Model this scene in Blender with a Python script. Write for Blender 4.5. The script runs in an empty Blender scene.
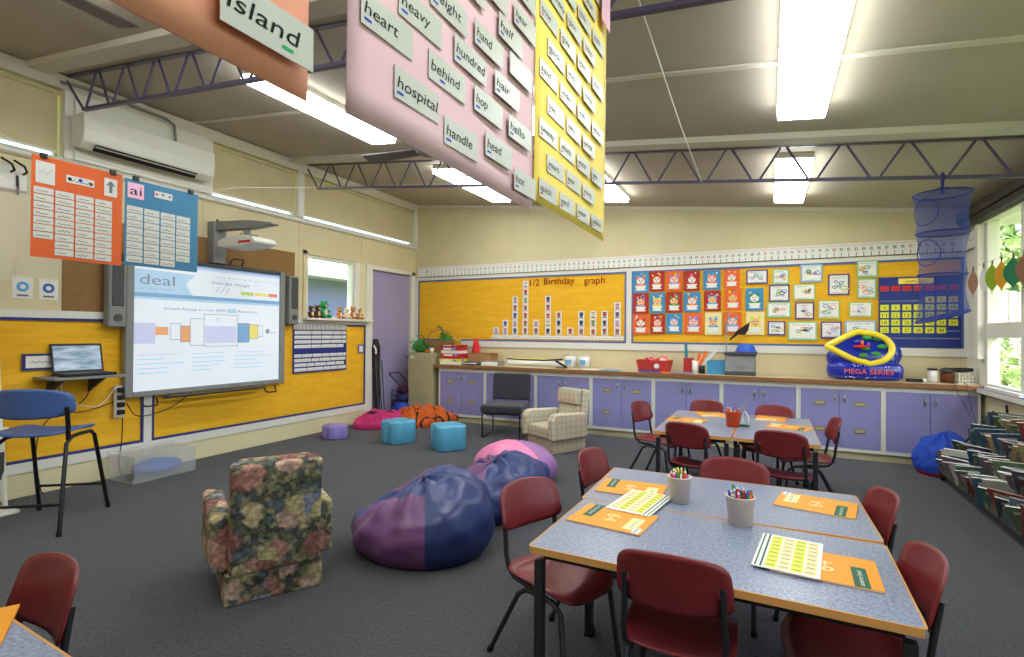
import bpy, bmesh, math, random
from mathutils import Vector, Matrix, noise
random.seed(7)
R = math.radians
scene = bpy.context.scene
COL = scene.collection

# ------------------------------------------------------------------ camera
F_PX, CAM_H = 525.56, 1.4
def _cam_axes(yaw, pitch, roll):
    cy, sy, cp, sp = math.cos(yaw), math.sin(yaw), math.cos(pitch), math.sin(pitch)
    fwd = Vector((-sy * cp, cy * cp, -sp)); right = Vector((cy, sy, 0)); down = fwd.cross(right)
    c, s = math.cos(roll), math.sin(roll)
    return (c * right + s * down), (-s * right + c * down), fwd
C_R, C_D, C_F = _cam_axes(R(26.065), R(-.427), R(-.4367))
cam_d = bpy.data.cameras.new('camera'); cam = bpy.data.objects.new('camera', cam_d); COL.objects.link(cam)
cam_d.sensor_width = 36; cam_d.lens = F_PX / 1024 * 36; cam_d.clip_start = .02; cam_d.clip_end = 200
m = Matrix((C_R, -C_D, -C_F)).transposed().to_4x4(); m.translation = (0, 0, CAM_H)
cam.matrix_world = m
scene.camera = cam

# ------------------------------------------------------------------ world, light, exposure
w = bpy.data.worlds.new('sky'); scene.world = w; w.use_nodes = True
nt = w.node_tree; bg = nt.nodes['Background']
sk = nt.nodes.new('ShaderNodeTexSky'); sk.sky_type = 'NISHITA'; sk.sun_disc = False
sk.sun_elevation = R(48); sk.sun_rotation = R(160); sk.air_density = 1.2; sk.dust_density = 2.5
nt.links.new(sk.outputs[0], bg.inputs[0]); bg.inputs[1].default_value = .75
sun_d = bpy.data.lights.new('sun', 'SUN'); sun_d.energy = 5.5; sun_d.angle = R(3); sun_d.color = (1, .96, .88)
sun = bpy.data.objects.new('sun', sun_d); COL.objects.link(sun); sun.rotation_euler = Vector((.35, .6, -.72)).to_track_quat('-Z', 'Y').to_euler()
LAMP = 16.5            # radiance of the fluorescent diffusers
vs = scene.view_settings
vs.view_transform = 'Standard'; vs.look = 'None'; vs.gamma = 1; vs.exposure = 0.0; vs.use_curve_mapping = False
scene.cycles.use_denoising = True
scene.cycles.max_bounces = 7; scene.cycles.diffuse_bounces = 4; scene.cycles.transparent_max_bounces = 12
scene.cycles.sample_clamp_indirect = 6

# ------------------------------------------------------------------ room dimensions
XL, XR, YB, YF = -5.588, 2.0, 7.55, -3.2
def ceil_z(x): return 3.04 - .1045 * x

def at(px, py, ax, v):
    """point of the room seen at a pixel of the 1024x657 frame, on the plane ax = v"""
    d = C_R * ((px - 512) / F_PX) + C_D * ((py - 328.5) / F_PX) + C_F
    o = Vector((0, 0, CAM_H)); i = 'xyz'.index(ax)
    return o + d * ((v - o[i]) / d[i])

# ------------------------------------------------------------------ materials
def lin(c):
    return tuple(((v / 255) / 12.92 if v / 255 <= .04045 else ((v / 255 + .055) / 1.055) ** 2.4) for v in c)
_M = {}
def mat(name, c, rough=.6, spec=.4, metal=0, c2=None, scale=20, detail=3, bump=0, bscale=None, emit=0, alpha=1, kind='noise', coat=0, stretch=None, sheen=0, lo=.35, hi=.65):
    if name in _M: return _M[name]
    mt = bpy.data.materials.new(name); mt.use_nodes = True; n = mt.node_tree.nodes; l = mt.node_tree.links
    b = n['Principled BSDF']; b.inputs['Roughness'].default_value = rough; b.inputs['Metallic'].default_value = metal
    b.inputs['Specular IOR Level'].default_value = spec; b.inputs['Coat Weight'].default_value = coat
    b.inputs['Sheen Weight'].default_value = sheen
    col = lin(c) + (1,); b.inputs['Base Color'].default_value = col
    tc = n.new('ShaderNodeTexCoord'); mp = n.new('ShaderNodeMapping'); l.new(tc.outputs['Object'], mp.inputs[0])
    if stretch: mp.inputs['Scale'].default_value = stretch
    def tex(sc):
        if kind == 'voronoi':
            t = n.new('ShaderNodeTexVoronoi'); t.inputs['Scale'].default_value = sc; l.new(mp.outputs[0], t.inputs[0]); return t.outputs['Distance']
        if kind == 'wave':
            t = n.new('ShaderNodeTexWave'); t.inputs['Scale'].default_value = sc; t.inputs['Distortion'].default_value = 2; l.new(mp.outputs[0], t.inputs[0]); return t.outputs['Fac']
        t = n.new('ShaderNodeTexNoise'); t.inputs['Scale'].default_value = sc; t.inputs['Detail'].default_value = detail; l.new(mp.outputs[0], t.inputs[0]); return t.outputs['Fac']
    if c2:
        cr = n.new('ShaderNodeValToRGB'); cr.color_ramp.elements[0].color = col; cr.color_ramp.elements[1].color = lin(c2) + (1,)
        cr.color_ramp.elements[0].position = lo; cr.color_ramp.elements[1].position = hi
        l.new(tex(scale), cr.inputs[0]); l.new(cr.outputs[0], b.inputs['Base Color'])
    if bump:
        bp = n.new('ShaderNodeBump'); bp.inputs['Strength'].default_value = bump; bp.inputs['Distance'].default_value = .02
        l.new(tex(bscale or scale), bp.inputs['Height']); l.new(bp.outputs[0], b.inputs['Normal'])
    if emit:
        b.inputs['Emission Color'].default_value = col; b.inputs['Emission Strength'].default_value = emit
    if alpha < 1: b.inputs['Alpha'].default_value = alpha
    _M[name] = mt
    return mt

def glass_mat():
    mt = bpy.data.materials.new('window_glass'); mt.use_nodes = True; n = mt.node_tree.nodes; l = mt.node_tree.links
    n.remove(n['Principled BSDF']); o = n['Material Output']
    t = n.new('ShaderNodeBsdfTransparent'); g = n.new('ShaderNodeBsdfGlossy'); g.inputs['Roughness'].default_value = .02
    lwt = n.new('ShaderNodeLayerWeight'); lwt.inputs[0].default_value = .5; pw = n.new('ShaderNodeMath'); pw.operation = 'POWER'; pw.inputs[1].default_value = 6; l.new(lwt.outputs['Facing'], pw.inputs[0]); fr = n.new('ShaderNodeMath'); fr.operation = 'MULTIPLY_ADD'; fr.inputs[1].default_value = .5; fr.inputs[2].default_value = .03; l.new(pw.outputs[0], fr.inputs[0]); mx = n.new('ShaderNodeMixShader')
    l.new(fr.outputs[0], mx.inputs[0]); l.new(t.outputs[0], mx.inputs[1]); l.new(g.outputs[0], mx.inputs[2]); l.new(mx.outputs[0], o.inputs[0])
    return mt
def mesh_fabric(name, c, a):
    """see-through net: opaque threads, open gaps averaged as partial transparency"""
    mt = bpy.data.materials.new(name); mt.use_nodes = True; n = mt.node_tree.nodes; l = mt.node_tree.links
    b = n['Principled BSDF']; b.inputs['Base Color'].default_value = lin(c) + (1,); b.inputs['Roughness'].default_value = .8
    b.inputs['Alpha'].default_value = a
    return mt

def floral_mat():
    mt = bpy.data.materials.new('floral_tapestry'); mt.use_nodes = True; n = mt.node_tree.nodes; l = mt.node_tree.links
    b = n['Principled BSDF']; b.inputs['Roughness'].default_value = .95; b.inputs['Specular IOR Level'].default_value = .1
    tc = n.new('ShaderNodeTexCoord')
    nz = n.new('ShaderNodeTexNoise'); nz.inputs['Scale'].default_value = 26; nz.inputs['Detail'].default_value = 3; l.new(tc.outputs['Object'], nz.inputs[0])
    mixv = n.new('ShaderNodeMixRGB'); mixv.blend_type = 'ADD'; mixv.inputs[0].default_value = .055
    l.new(tc.outputs['Object'], mixv.inputs[1]); l.new(nz.outputs['Color'], mixv.inputs[2])
    def vor(sc, feat='F1'):
        v = n.new('ShaderNodeTexVoronoi'); v.inputs['Scale'].default_value = sc; v.feature = feat; l.new(mixv.outputs[0], v.inputs[0]); return v
    big = vor(8.2); small = vor(34)
    # flower colour per cell
    cr = n.new('ShaderNodeValToRGB'); cr.color_ramp.interpolation = 'CONSTANT'
    cols = [(190, 140, 122), (208, 186, 142), (168, 116, 106), (146, 148, 158), (204, 170, 146), (152, 106, 94), (196, 180, 132)]
    els = cr.color_ramp.elements
    for i, c in enumerate(cols):
        e = els[i] if i < 2 else els.new(i / len(cols))
        e.position = i / len(cols); e.color = lin(c) + (1,)
    sep = n.new('ShaderNodeSeparateColor'); l.new(big.outputs['Color'], sep.inputs[0]); l.new(sep.outputs[0], cr.inputs[0])
    # leaves and dark ground
    cg = n.new('ShaderNodeValToRGB'); cg.color_ramp.interpolation = 'CONSTANT'
    for i, c in enumerate([(84, 82, 76), (122, 126, 92), (100, 110, 116), (146, 144, 108), (92, 94, 78), (142, 124, 100)]):
        e = cg.color_ramp.elements[i] if i < 2 else cg.color_ramp.elements.new(i / 6)
        e.position = i / 6; e.color = lin(c) + (1,)
    sep2 = n.new('ShaderNodeSeparateColor'); l.new(small.outputs['Color'], sep2.inputs[0]); l.new(sep2.outputs[1], cg.inputs[0])
    msk = n.new('ShaderNodeMapRange'); msk.inputs[1].default_value = .60; msk.inputs[2].default_value = .50; l.new(big.outputs['Distance'], msk.inputs[0])
    mx = n.new('ShaderNodeMixRGB'); l.new(msk.outputs[0], mx.inputs[0]); l.new(cg.outputs[0], mx.inputs[1]); l.new(cr.outputs[0], mx.inputs[2])
    # petals: darker cell edges from the small pattern
    pr = n.new('ShaderNodeMapRange'); pr.inputs[1].default_value = .15; pr.inputs[2].default_value = .75; pr.inputs[3].default_value = 1.2; pr.inputs[4].default_value = .55
    l.new(small.outputs['Distance'], pr.inputs[0])
    mul = n.new('ShaderNodeMixRGB'); mul.blend_type = 'MULTIPLY'; mul.inputs[0].default_value = 1
    l.new(mx.outputs[0], mul.inputs[1]); l.new(pr.outputs[0], mul.inputs[2]); l.new(mul.outputs[0], b.inputs['Base Color'])
    return mt

def plaid_mat():
    mt = bpy.data.materials.new('cream_plaid_fabric'); mt.use_nodes = True; n = mt.node_tree.nodes; l = mt.node_tree.links
    b = n['Principled BSDF']; b.inputs['Roughness'].default_value = .95; b.inputs['Specular IOR Level'].default_value = .1
    tc = n.new('ShaderNodeTexCoord'); last = None
    base = n.new('ShaderNodeRGB'); base.outputs[0].default_value = lin((214, 204, 178)) + (1,); last = base.outputs[0]
    for ax, sc, c, f, ph in (('X', 4.2, (150, 165, 150), .45, 0), ('X', 9, (190, 140, 120), .35, 1.3), ('Z', 4.6, (170, 150, 120), .4, .4), ('Y', 4.2, (150, 165, 150), .45, .6), ('Y', 9, (190, 140, 120), .35, 2)):
        wv = n.new('ShaderNodeTexWave'); wv.bands_direction = ax; wv.inputs['Scale'].default_value = sc; wv.inputs['Phase Offset'].default_value = ph
        wv.inputs['Distortion'].default_value = .3
        l.new(tc.outputs['Object'], wv.inputs[0])
        mr = n.new('ShaderNodeMapRange'); mr.inputs[1].default_value = .7; mr.inputs[2].default_value = .95; mr.inputs[4].default_value = f; l.new(wv.outputs['Fac'], mr.inputs[0])
        mx = n.new('ShaderNodeMixRGB'); mx.inputs[2].default_value = lin(c) + (1,); l.new(mr.outputs[0], mx.inputs[0]); l.new(last, mx.inputs[1]); last = mx.outputs[0]
    l.new(last, b.inputs['Base Color'])
    return mt

M = dict(
    carpet=mat('charcoal_carpet', (42, 43, 46), .98, .1, c2=(82, 82, 87), scale=70, detail=8, bump=.9, bscale=160, sheen=.26),
    cream=mat('cream_wall_paint', (218, 204, 164), .55, .3, c2=(213, 199, 158), scale=3),
    creamlow=mat('cream_lower_panel', (222, 212, 170), .5, .3),
    white=mat('white_trim_paint', (226, 224, 212), .4, .4),
    offwhite=mat('off_white_ceiling', (190, 179, 161), .85, .2, c2=(184, 173, 155), scale=2),
    batten=mat('ceiling_batten_paint', (216, 208, 192), .6, .3),
    blind=mat('beige_blind_fabric', (206, 192, 154), .85, .1, c2=(201, 187, 149), scale=5),
    purpledoor=mat('mauve_door_paint', (158, 149, 186), .45, .4),
    lilac=mat('lilac_cabinet_laminate', (146, 143, 194), .4, .45, c2=(141, 138, 189), scale=4),
    wood=mat('brown_worktop_edge', (150, 104, 60), .5, .4, c2=(128, 86, 48), scale=8, stretch=(1, 12, 12)),
    worktop=mat('pale_worktop', (206, 186, 150), .35, .45),
    yboard=mat('golden_display_paper', (238, 178, 40), .75, .15, c2=(244, 188, 50), scale=3, bump=.55, bscale=5, stretch=(1, 1, 4)),
    navy=mat('navy_border', (52, 54, 120), .6, .3),
    cobalt=mat('grey_blue_border', (86, 104, 160), .6, .3),
    purple_steel=mat('mauve_painted_steel', (84, 76, 104), .45, .5),
    steel=mat('dark_grey_steel', (52, 54, 58), .35, .6, metal=.5),
    black=mat('black_plastic', (22, 22, 24), .45, .4),
    darkgrey=mat('dark_grey_plastic', (70, 72, 74), .5, .4),
    grey=mat('grey_plastic', (134, 136, 134), .45, .4),
    silver=mat('silver_metal', (170, 172, 176), .35, .6, metal=.8),
    chrome=mat('chrome', (190, 190, 192), .15, .6, metal=1),
    red_plastic=mat('maroon_plastic', (122, 38, 42), .36, .5, c2=(116, 34, 38), scale=60),
    laminate=mat('speckled_blue_laminate', (104, 114, 138), .3, .5, c2=(160, 168, 186), scale=95, detail=6, lo=.3, hi=.7),
    edgewood=mat('tan_edge_band', (206, 150, 82), .5, .4),
    lamp=mat('lamp_diffuser', (246, 252, 255), .5, emit=LAMP),
    lampbody=mat('lamp_housing', (210, 205, 190), .5),
    paper=mat('white_paper', (236, 234, 226), .7, .2),
    card=mat('white_word_card', (196, 196, 188), .35, .45),
    ink=mat('black_ink', (34, 32, 34), .7, .1),
    inkgrey=mat('pencil_grey', (110, 112, 120), .8, .1),
    inkblue=mat('blue_marker', (40, 60, 190), .7, .1), inkred=mat('red_marker', (206, 50, 44), .7, .1), inkgreen=mat('green_marker', (40, 170, 100), .7, .1),
    maroon=mat('maroon_letter', (140, 34, 24), .7, .1),
    pink_sheet=mat('pink_card_sheet', (226, 186, 196), .6, .3), yellow_sheet=mat('yellow_card_sheet', (244, 214, 96), .6, .3),
    salmon_sheet=mat('salmon_card_sheet', (230, 154, 126), .6, .3), orange_sheet=mat('orange_card_sheet', (208, 92, 38), .6, .3),
    blue_sheet=mat('teal_blue_card_sheet', (60, 118, 152), .6, .3),
    pinkcard=mat('pink_card', (226, 176, 200), .6),
    brownboard=mat('brown_pinboard', (150, 116, 76), .85, .1, c2=(142, 108, 70), scale=30),
    screen=mat('projected_light_glow', (226, 234, 244), .3, emit=.32),  # board and picture colours glow in place of the projector's light
    scr_blue=mat('picture_pale_blue', (176, 206, 232), .3, emit=.3), scr_blue2=mat('picture_mid_blue', (130, 172, 212), .3, emit=.25),
    scr_green=mat('picture_green', (186, 214, 110), .3, emit=.25), scr_yel=mat('picture_yellow', (236, 222, 130), .3, emit=.25), scr_red=mat('picture_red', (222, 130, 120), .3, emit=.25),
    scr_line=mat('picture_grey_line', (138, 146, 172), .3, emit=.2), scr_or=mat('picture_orange', (232, 170, 120), .3, emit=.25), scr_pale=mat('picture_pale_violet', (200, 204, 236), .3, emit=.3),
    brown=mat('brown_fur', (104, 62, 40), .95, .1), tan=mat('tan_fur', (190, 124, 76), .95, .1), greenfur=mat('green_fur', (50, 160, 84), .95, .1), creamfur=mat('cream_fur', (222, 206, 178), .95, .1),
    aqua=mat('aqua_vinyl', (92, 172, 204), .35, .5), violet=mat('lilac_vinyl', (150, 134, 208), .35, .5),
    navyvinyl=mat('navy_vinyl', (38, 52, 106), .36, .5, c2=(44, 58, 114), scale=6, bump=.15, bscale=9), plumvinyl=mat('plum_vinyl', (110, 66, 112), .36, .5, c2=(118, 74, 120), scale=6, bump=.15, bscale=9),
    pinkvinyl=mat('pink_vinyl', (236, 130, 176), .4, .5), lilacvinyl=mat('mauve_vinyl', (160, 110, 168), .4, .5),
    bluecloth=mat('royal_blue_cloth', (38, 76, 180), .7, .3), redcloth=mat('crimson_cloth', (160, 30, 60), .8, .2),
    magenta=mat('magenta_cloth', (206, 62, 124), .8, .2, c2=(190, 48, 104), scale=7), darkmag=mat('dark_plum_cloth', (80, 26, 56), .85, .2),
    orangecloth=mat('orange_cloth', (214, 104, 44), .8, .2, c2=(196, 88, 34), scale=7), stripe=mat('dark_brown_stripe', (58, 36, 24), .85, .2),
    charcoal_fab=mat('charcoal_upholstery', (52, 52, 60), .92, .15, c2=(60, 60, 68), scale=120, sheen=.2),
    bluesplastic=mat('blue_moulded_plastic', (74, 104, 166), .4, .5),
    brass=mat('aged_brass', (150, 128, 78), .4, .5, metal=.4),
    beigemetal=mat('beige_painted_metal', (178, 170, 132), .45, .4),
    yellow=mat('bright_yellow', (246, 222, 40), .35, .5), red=mat('bright_red', (206, 44, 44), .5, .4), orange=mat('bright_orange', (240, 110, 40), .5, .4),
    green=mat('bright_green', (50, 150, 60), .5, .4), dkgreen=mat('dark_green', (26, 92, 62), .5, .4), blue=mat('bright_blue', (40, 90, 190), .45, .4), teal=mat('teal', (40, 130, 150), .5),
    pen_pink=mat('pen_pink', (226, 70, 130), .5), skyblue=mat('sky_blue', (90, 170, 220), .5),
    inflat=mat('deep_blue_inflatable', (26, 44, 160), .15, .6, coat=.4), inflaty=mat('yellow_inflatable', (244, 220, 50), .2, .6, coat=.4),
    bookorange=mat('orange_book_cover', (238, 156, 34), .45, .4), limepaper=mat('lime_yellow_print', (226, 226, 60), .6, .3),
    pot=mat('cream_enamel', (218, 204, 192), .4, .4), orangepot=mat('orange_red_plastic', (232, 84, 40), .4, .4),
    cardboard=mat('cardboard', (176, 132, 88), .85, .1), wicker=mat('wicker', (182, 146, 98), .85, .2, c2=(132, 98, 60), scale=60, kind='wave', bump=.5),
    leafgreen=mat('leaf_green', (70, 140, 54), .6, .3), bushgreen=mat('bush_green', (120, 160, 80), .7, .2, c2=(170, 196, 120), scale=4), grassg=mat('lawn', (130, 160, 80), .9, .1, c2=(160, 184, 104), scale=6),
    palewall=mat('pale_blue_cladding', (136, 144, 184), .7, .2), fence=mat('white_fence_paint', (168, 162, 154), .7, .2),
    clear=mat('clear_plastic', (226, 230, 232), .25, .5, alpha=.2), film=mat('clear_film', (230, 226, 214), .2, .5, alpha=.28),
    floral=floral_mat(), plaid=plaid_mat(), glass=glass_mat(),
    net=mesh_fabric('blue_net', (44, 64, 138), .42), netdark=mat('blue_net_rim', (24, 40, 120), .6),
    darkblind=mat('dark_blind_cassette', (54, 52, 46), .6, .3),
    denim=mat('blue_sill_paint', (74, 100, 180), .6, .3),
)
for nm, c in dict(bk1=(46, 92, 120), bk2=(90, 120, 70), bk3=(150, 60, 50), bk4=(196, 170, 110), bk5=(70, 70, 90), bk6=(216, 212, 200), bk7=(110, 140, 160), bk8=(160, 120, 60), bk9=(60, 110, 100), bk10=(130, 110, 130)).items():
    M[nm] = mat('picture_book_cover_' + str(nm[2:]), c, .4, .4, c2=tuple(min(255, int(v * .6 + 60)) for v in c), scale=14)

# ------------------------------------------------------------------ mesh builder
class MB:
    def __init__(s): s.v = []; s.f = []; s.mi = []; s.mats = []; s.sm = []
    def _m(s, m):
        m = M[m] if isinstance(m, str) else m
        if m not in s.mats: s.mats.append(m)
        return s.mats.index(m)
    def raw(s, vs, fs, m, sm=False):
        b = len(s.v); k = s._m(m); s.v += [tuple(x) for x in vs]
        for f in fs: s.f.append(tuple(b + i for i in f)); s.mi.append(k); s.sm.append(sm)
    def box(s, x0, x1, y0, y1, z0, z1, m, T=None):
        vs = [Vector((x, y, z)) for z in (z0, z1) for y in (y0, y1) for x in (x0, x1)]
        if T is not None: vs = [T @ q for q in vs]
        s.raw(vs, [(0, 2, 3, 1), (4, 5, 7, 6), (0, 1, 5, 4), (2, 6, 7, 3), (0, 4, 6, 2), (1, 3, 7, 5)], m)
    def hexa(s, pts, m):            # 8 corners ordered like box
        s.raw(pts, [(0, 2, 3, 1), (4, 5, 7, 6), (0, 1, 5, 4), (2, 6, 7, 3), (0, 4, 6, 2), (1, 3, 7, 5)], m)
    def tube(s, pts, r, m, n=8, closed=False, cap=True):
        pts = [Vector(p) for p in pts]; k = len(pts); rs = r if isinstance(r, (list, tuple)) else [r] * k
        up = None; rings = []
        for i, p in enumerate(pts):
            a = pts[(i - 1) % k] if (i > 0 or closed) else p; b = pts[(i + 1) % k] if (i < k - 1 or closed) else p
            t = (b - a).normalized()
            if up is None: up = Vector((0, 0, 1)) if abs(t.z) < .9 else Vector((1, 0, 0))
            e = (up - t * up.dot(t)).normalized(); g = t.cross(e); up = e
            rings.append([p + (e * math.cos(2 * math.pi * j / n) + g * math.sin(2 * math.pi * j / n)) * rs[i] for j in range(n)])
        vs = [q for rg in rings for q in rg]; fs = []
        for i in range(k if closed else k - 1):
            for j in range(n):
                a, b = i * n + j, i * n + (j + 1) % n; c, d = ((i + 1) % k) * n + (j + 1) % n, ((i + 1) % k) * n + j
                fs.append((a, d, c, b))
        s.raw(vs, fs, m, True)
        if cap and not closed:
            s.raw(rings[0], [tuple(range(n))], m); s.raw(rings[-1], [tuple(reversed(range(n)))], m)
    def lathe(s, prof, m, c=(0, 0, 0), n=20, sm=True, sx=1, sy=1):
        vs = []; fs = []
        for (r, z) in prof:
            for j in range(n):
                a = 2 * math.pi * j / n; vs.append((c[0] + r * sx * math.cos(a), c[1] + r * sy * math.sin(a), c[2] + z))
        for i in range(len(prof) - 1):
            for j in range(n):
                a, b = i * n + j, i * n + (j + 1) % n; fs.append((a, b, b + n, a + n))
        if prof[0][0] > 1e-5: fs.append(tuple(reversed(range(n))))
        if prof[-1][0] > 1e-5: fs.append(tuple((len(prof) - 1) * n + j for j in range(n)))
        s.raw(vs, fs, m, sm)
    def prism(s, poly, h0, h1, m, o=(0, 0, 0), u=(1, 0, 0), v=(0, 1, 0), w=None):
        o, u, v = Vector(o), Vector(u), Vector(v); w = Vector(w) if w is not None else u.cross(v)
        k = len(poly)
        vs = [o + u * a + v * b + w * h0 for a, b in poly] + [o + u * a + v * b + w * h1 for a, b in poly]
        fs = [tuple(reversed(range(k))), tuple(range(k, 2 * k))] + [(i, (i + 1) % k, k + (i + 1) % k, k + i) for i in range(k)]
        s.raw(vs, fs, m)
    def grid(s, nx, ny, fn, m, sm=True, thick=0):
        vs = [Vector(fn(i / nx, j / ny)) for j in range(ny + 1) for i in range(nx + 1)]
        fs = [(j * (nx + 1) + i, j * (nx + 1) + i + 1, (j + 1) * (nx + 1) + i + 1, (j + 1) * (nx + 1) + i) for j in range(ny) for i in range(nx)]
        s.raw(vs, fs, m, sm)
    def blob(s, c, r, m, n=10, nz=None, sm=True, fn=None, T=None):
        nz = nz or n // 2 + 2; r = r if isinstance(r, (tuple, list)) else (r, r, r); vs = []; fs = []
        for i in range(nz + 1):
            t = math.pi * i / nz
            for j in range(n):
                a = 2 * math.pi * j / n; p = Vector((math.sin(t) * math.cos(a), math.sin(t) * math.sin(a), -math.cos(t)))
                if fn: p = fn(p)
                q = Vector((r[0] * p.x, r[1] * p.y, r[2] * p.z))
                if T is not None: q = T @ q
                vs.append(Vector(c) + q)
        for i in range(nz):
            for j in range(n):
                a, b = i * n + j, i * n + (j + 1) % n; fs.append((a, b, b + n, a + n))
        s.raw(vs, fs, m, sm)
    def build(s, name, parent=None, loc=None, bevel=0, subsurf=0, solid=0, merge=False, smooth=False, seg=2):
        me = bpy.data.meshes.new(name); me.from_pydata(s.v, [], s.f)
        for mt in s.mats: me.materials.append(mt)
        me.polygons.foreach_set('material_index', s.mi); me.polygons.foreach_set('use_smooth', [x or smooth for x in s.sm])
        if merge:
            bm = bmesh.new(); bm.from_mesh(me); bmesh.ops.remove_doubles(bm, verts=bm.verts, dist=1e-5); bm.to_mesh(me); bm.free()
        me.update()
        o = bpy.data.objects.new(name, me); COL.objects.link(o)
        if parent is not None: o.parent = parent
        if loc: o.location = loc
        if solid:
            md = o.modifiers.new('solid', 'SOLIDIFY'); md.thickness = solid; md.offset = 0
        if bevel:
            md = o.modifiers.new('bevel', 'BEVEL'); md.width = bevel; md.segments = seg; md.limit_method = 'ANGLE'; md.angle_limit = R(40)
        if subsurf:
            md = o.modifiers.new('sub', 'SUBSURF'); md.levels = subsurf; md.render_levels = subsurf
        return o

def tag(o, label, cat, group=None, kind=None):
    if label: o['label'] = label
    if cat: o['category'] = cat
    if group: o['group'] = group
    if kind: o['kind'] = kind
    return o
def thing(name, label, cat, loc=(0, 0, 0), rotz=0, group=None):
    o = bpy.data.objects.new(name, None); COL.objects.link(o); o.location = loc; o.rotation_euler = (0, 0, rotz); o.empty_display_size = .1
    return tag(o, label, cat, group)
def struct(mb, name, parent=None, **k):
    o = mb.build(name, parent, **k)
    if parent is None: o['kind'] = 'structure'
    return o
def copy_tree(o, parent=None):
    c = o.copy(); COL.objects.link(c); c.parent = parent
    for ch in list(o.children): copy_tree(ch, c)
    return c
def relabel(o, label, loc, rotz=0):
    o.location = loc; o.rotation_euler = (0, 0, rotz); o['label'] = label
    return o

# ------------------------------------------------------------------ text
_T = {}
def glyphs(txt):
    if txt in _T: return _T[txt]
    cu = bpy.data.curves.new('t', 'FONT'); cu.body = txt; cu.size = 1; cu.resolution_u = 3
    ob = bpy.data.objects.new('t', cu); me = ob.to_mesh()
    vs = [(v.co.x, v.co.y) for v in me.vertices]; fs = [tuple(p.vertices) for p in me.polygons]
    ob.to_mesh_clear(); bpy.data.objects.remove(ob); bpy.data.curves.remove(cu)
    xs = [v[0] for v in vs] or [0]
    _T[txt] = (vs, fs, min(xs), max(xs)); return _T[txt]
class Plane:
    """drawing frame on a surface: o + u*a + v*b, n towards the viewer"""
    def __init__(s, o, u, v): s.o = Vector(o); s.u = Vector(u).normalized(); s.v = Vector(v).normalized(); s.n = s.u.cross(s.v)
    def p(s, a, b, h=0): return s.o + s.u * a + s.v * b + s.n * h
    def poly(s, mb, pts, h, m, th=0):
        if th: mb.prism(pts, h - th, h, m, s.o, s.u, s.v, s.n)
        else: mb.raw([s.p(a, b, h) for a, b in pts], [tuple(range(len(pts)))], m)
    def rect(s, mb, a0, b0, a1, b1, h, m, th=0): s.poly(mb, [(a0, b0), (a1, b0), (a1, b1), (a0, b1)], h, m, th)
    def disc(s, mb, a, b, r, h, m, n=12, ry=None): s.poly(mb, [(a + r * math.cos(2 * math.pi * i / n), b + (ry or r) * math.sin(2 * math.pi * i / n)) for i in range(n)], h, m)
    def line(s, mb, pts, w, h, m):
        for (a0, b0), (a1, b1) in zip(pts, pts[1:]):
            L = math.hypot(a1 - a0, b1 - b0) or 1; nx, ny = -(b1 - b0) / L * w / 2, (a1 - a0) / L * w / 2
            s.poly(mb, [(a0 + nx, b0 + ny), (a0 - nx, b0 - ny), (a1 - nx, b1 - ny), (a1 + nx, b1 + ny)], h, m)
    def text(s, mb, txt, a, b, size, h, m, width=None, align='l', shear=0):
        vs, fs, x0, x1 = glyphs(txt); sx = size
        if width: sx = width / max(1e-6, x1 - x0)
        off = {'l': -x0, 'c': -(x0 + x1) / 2, 'r': -x1}[align]
        mb.raw([s.p(a + (x + off + shear * y) * sx, b + y * size, h) for x, y in vs], fs, m)
    def scribble(s, mb, a0, a1, b, amp, w, h, m, rnd=None):
        rnd = rnd or random; k = max(3, int((a1 - a0) / (amp * .7))); pts = []
        for i in range(k + 1):
            pts.append((a0 + (a1 - a0) * i / k, b + amp * (.9 if rnd.random() < .3 else .5) * (1 if i % 2 else 0)))
        s.line(mb, pts, w, h, m)
print('base ok')

# ================================================================== SETTING
T = .12
b = MB(); b.box(XL - T, XR + T, YF - T, YB + T, -.1, 0, 'carpet'); struct(b, 'floor')
b = MB(); zl, zr = ceil_z(XL - T), ceil_z(XR + T)
b.hexa([(XL - T, YF - T, zl), (XR + T, YF - T, zr), (XL - T, YB + T, zl), (XR + T, YB + T, zr), (XL - T, YF - T, zl + .12), (XR + T, YF - T, zr + .12), (XL - T, YB + T, zl + .12), (XR + T, YB + T, zr + .12)], 'offwhite')
ceiling = struct(b, 'ceiling')
def ceil_bar(mb, y0, y1, x0, x1, th, m):
    mb.hexa([(x0, y0, ceil_z(x0) - th), (x1, y0, ceil_z(x1) - th), (x0, y1, ceil_z(x0) - th), (x1, y1, ceil_z(x1) - th),
             (x0, y0, ceil_z(x0) + .001), (x1, y0, ceil_z(x1) + .001), (x0, y1, ceil_z(x0) + .001), (x1, y1, ceil_z(x1) + .001)], m)
for y, wd, th in ((-2.7, .05, .012), (-1.45, .05, .012), (-.42, .15, .05), (.9, .05, .012), (2.19, .15, .05), (3.52, .05, .012), (4.83, .15, .05), (6.15, .04, .01)):
    b = MB(); ceil_bar(b, y - wd / 2, y + wd / 2, XL, XR, th, 'batten'); b.build('ceiling_batten', ceiling)

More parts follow.
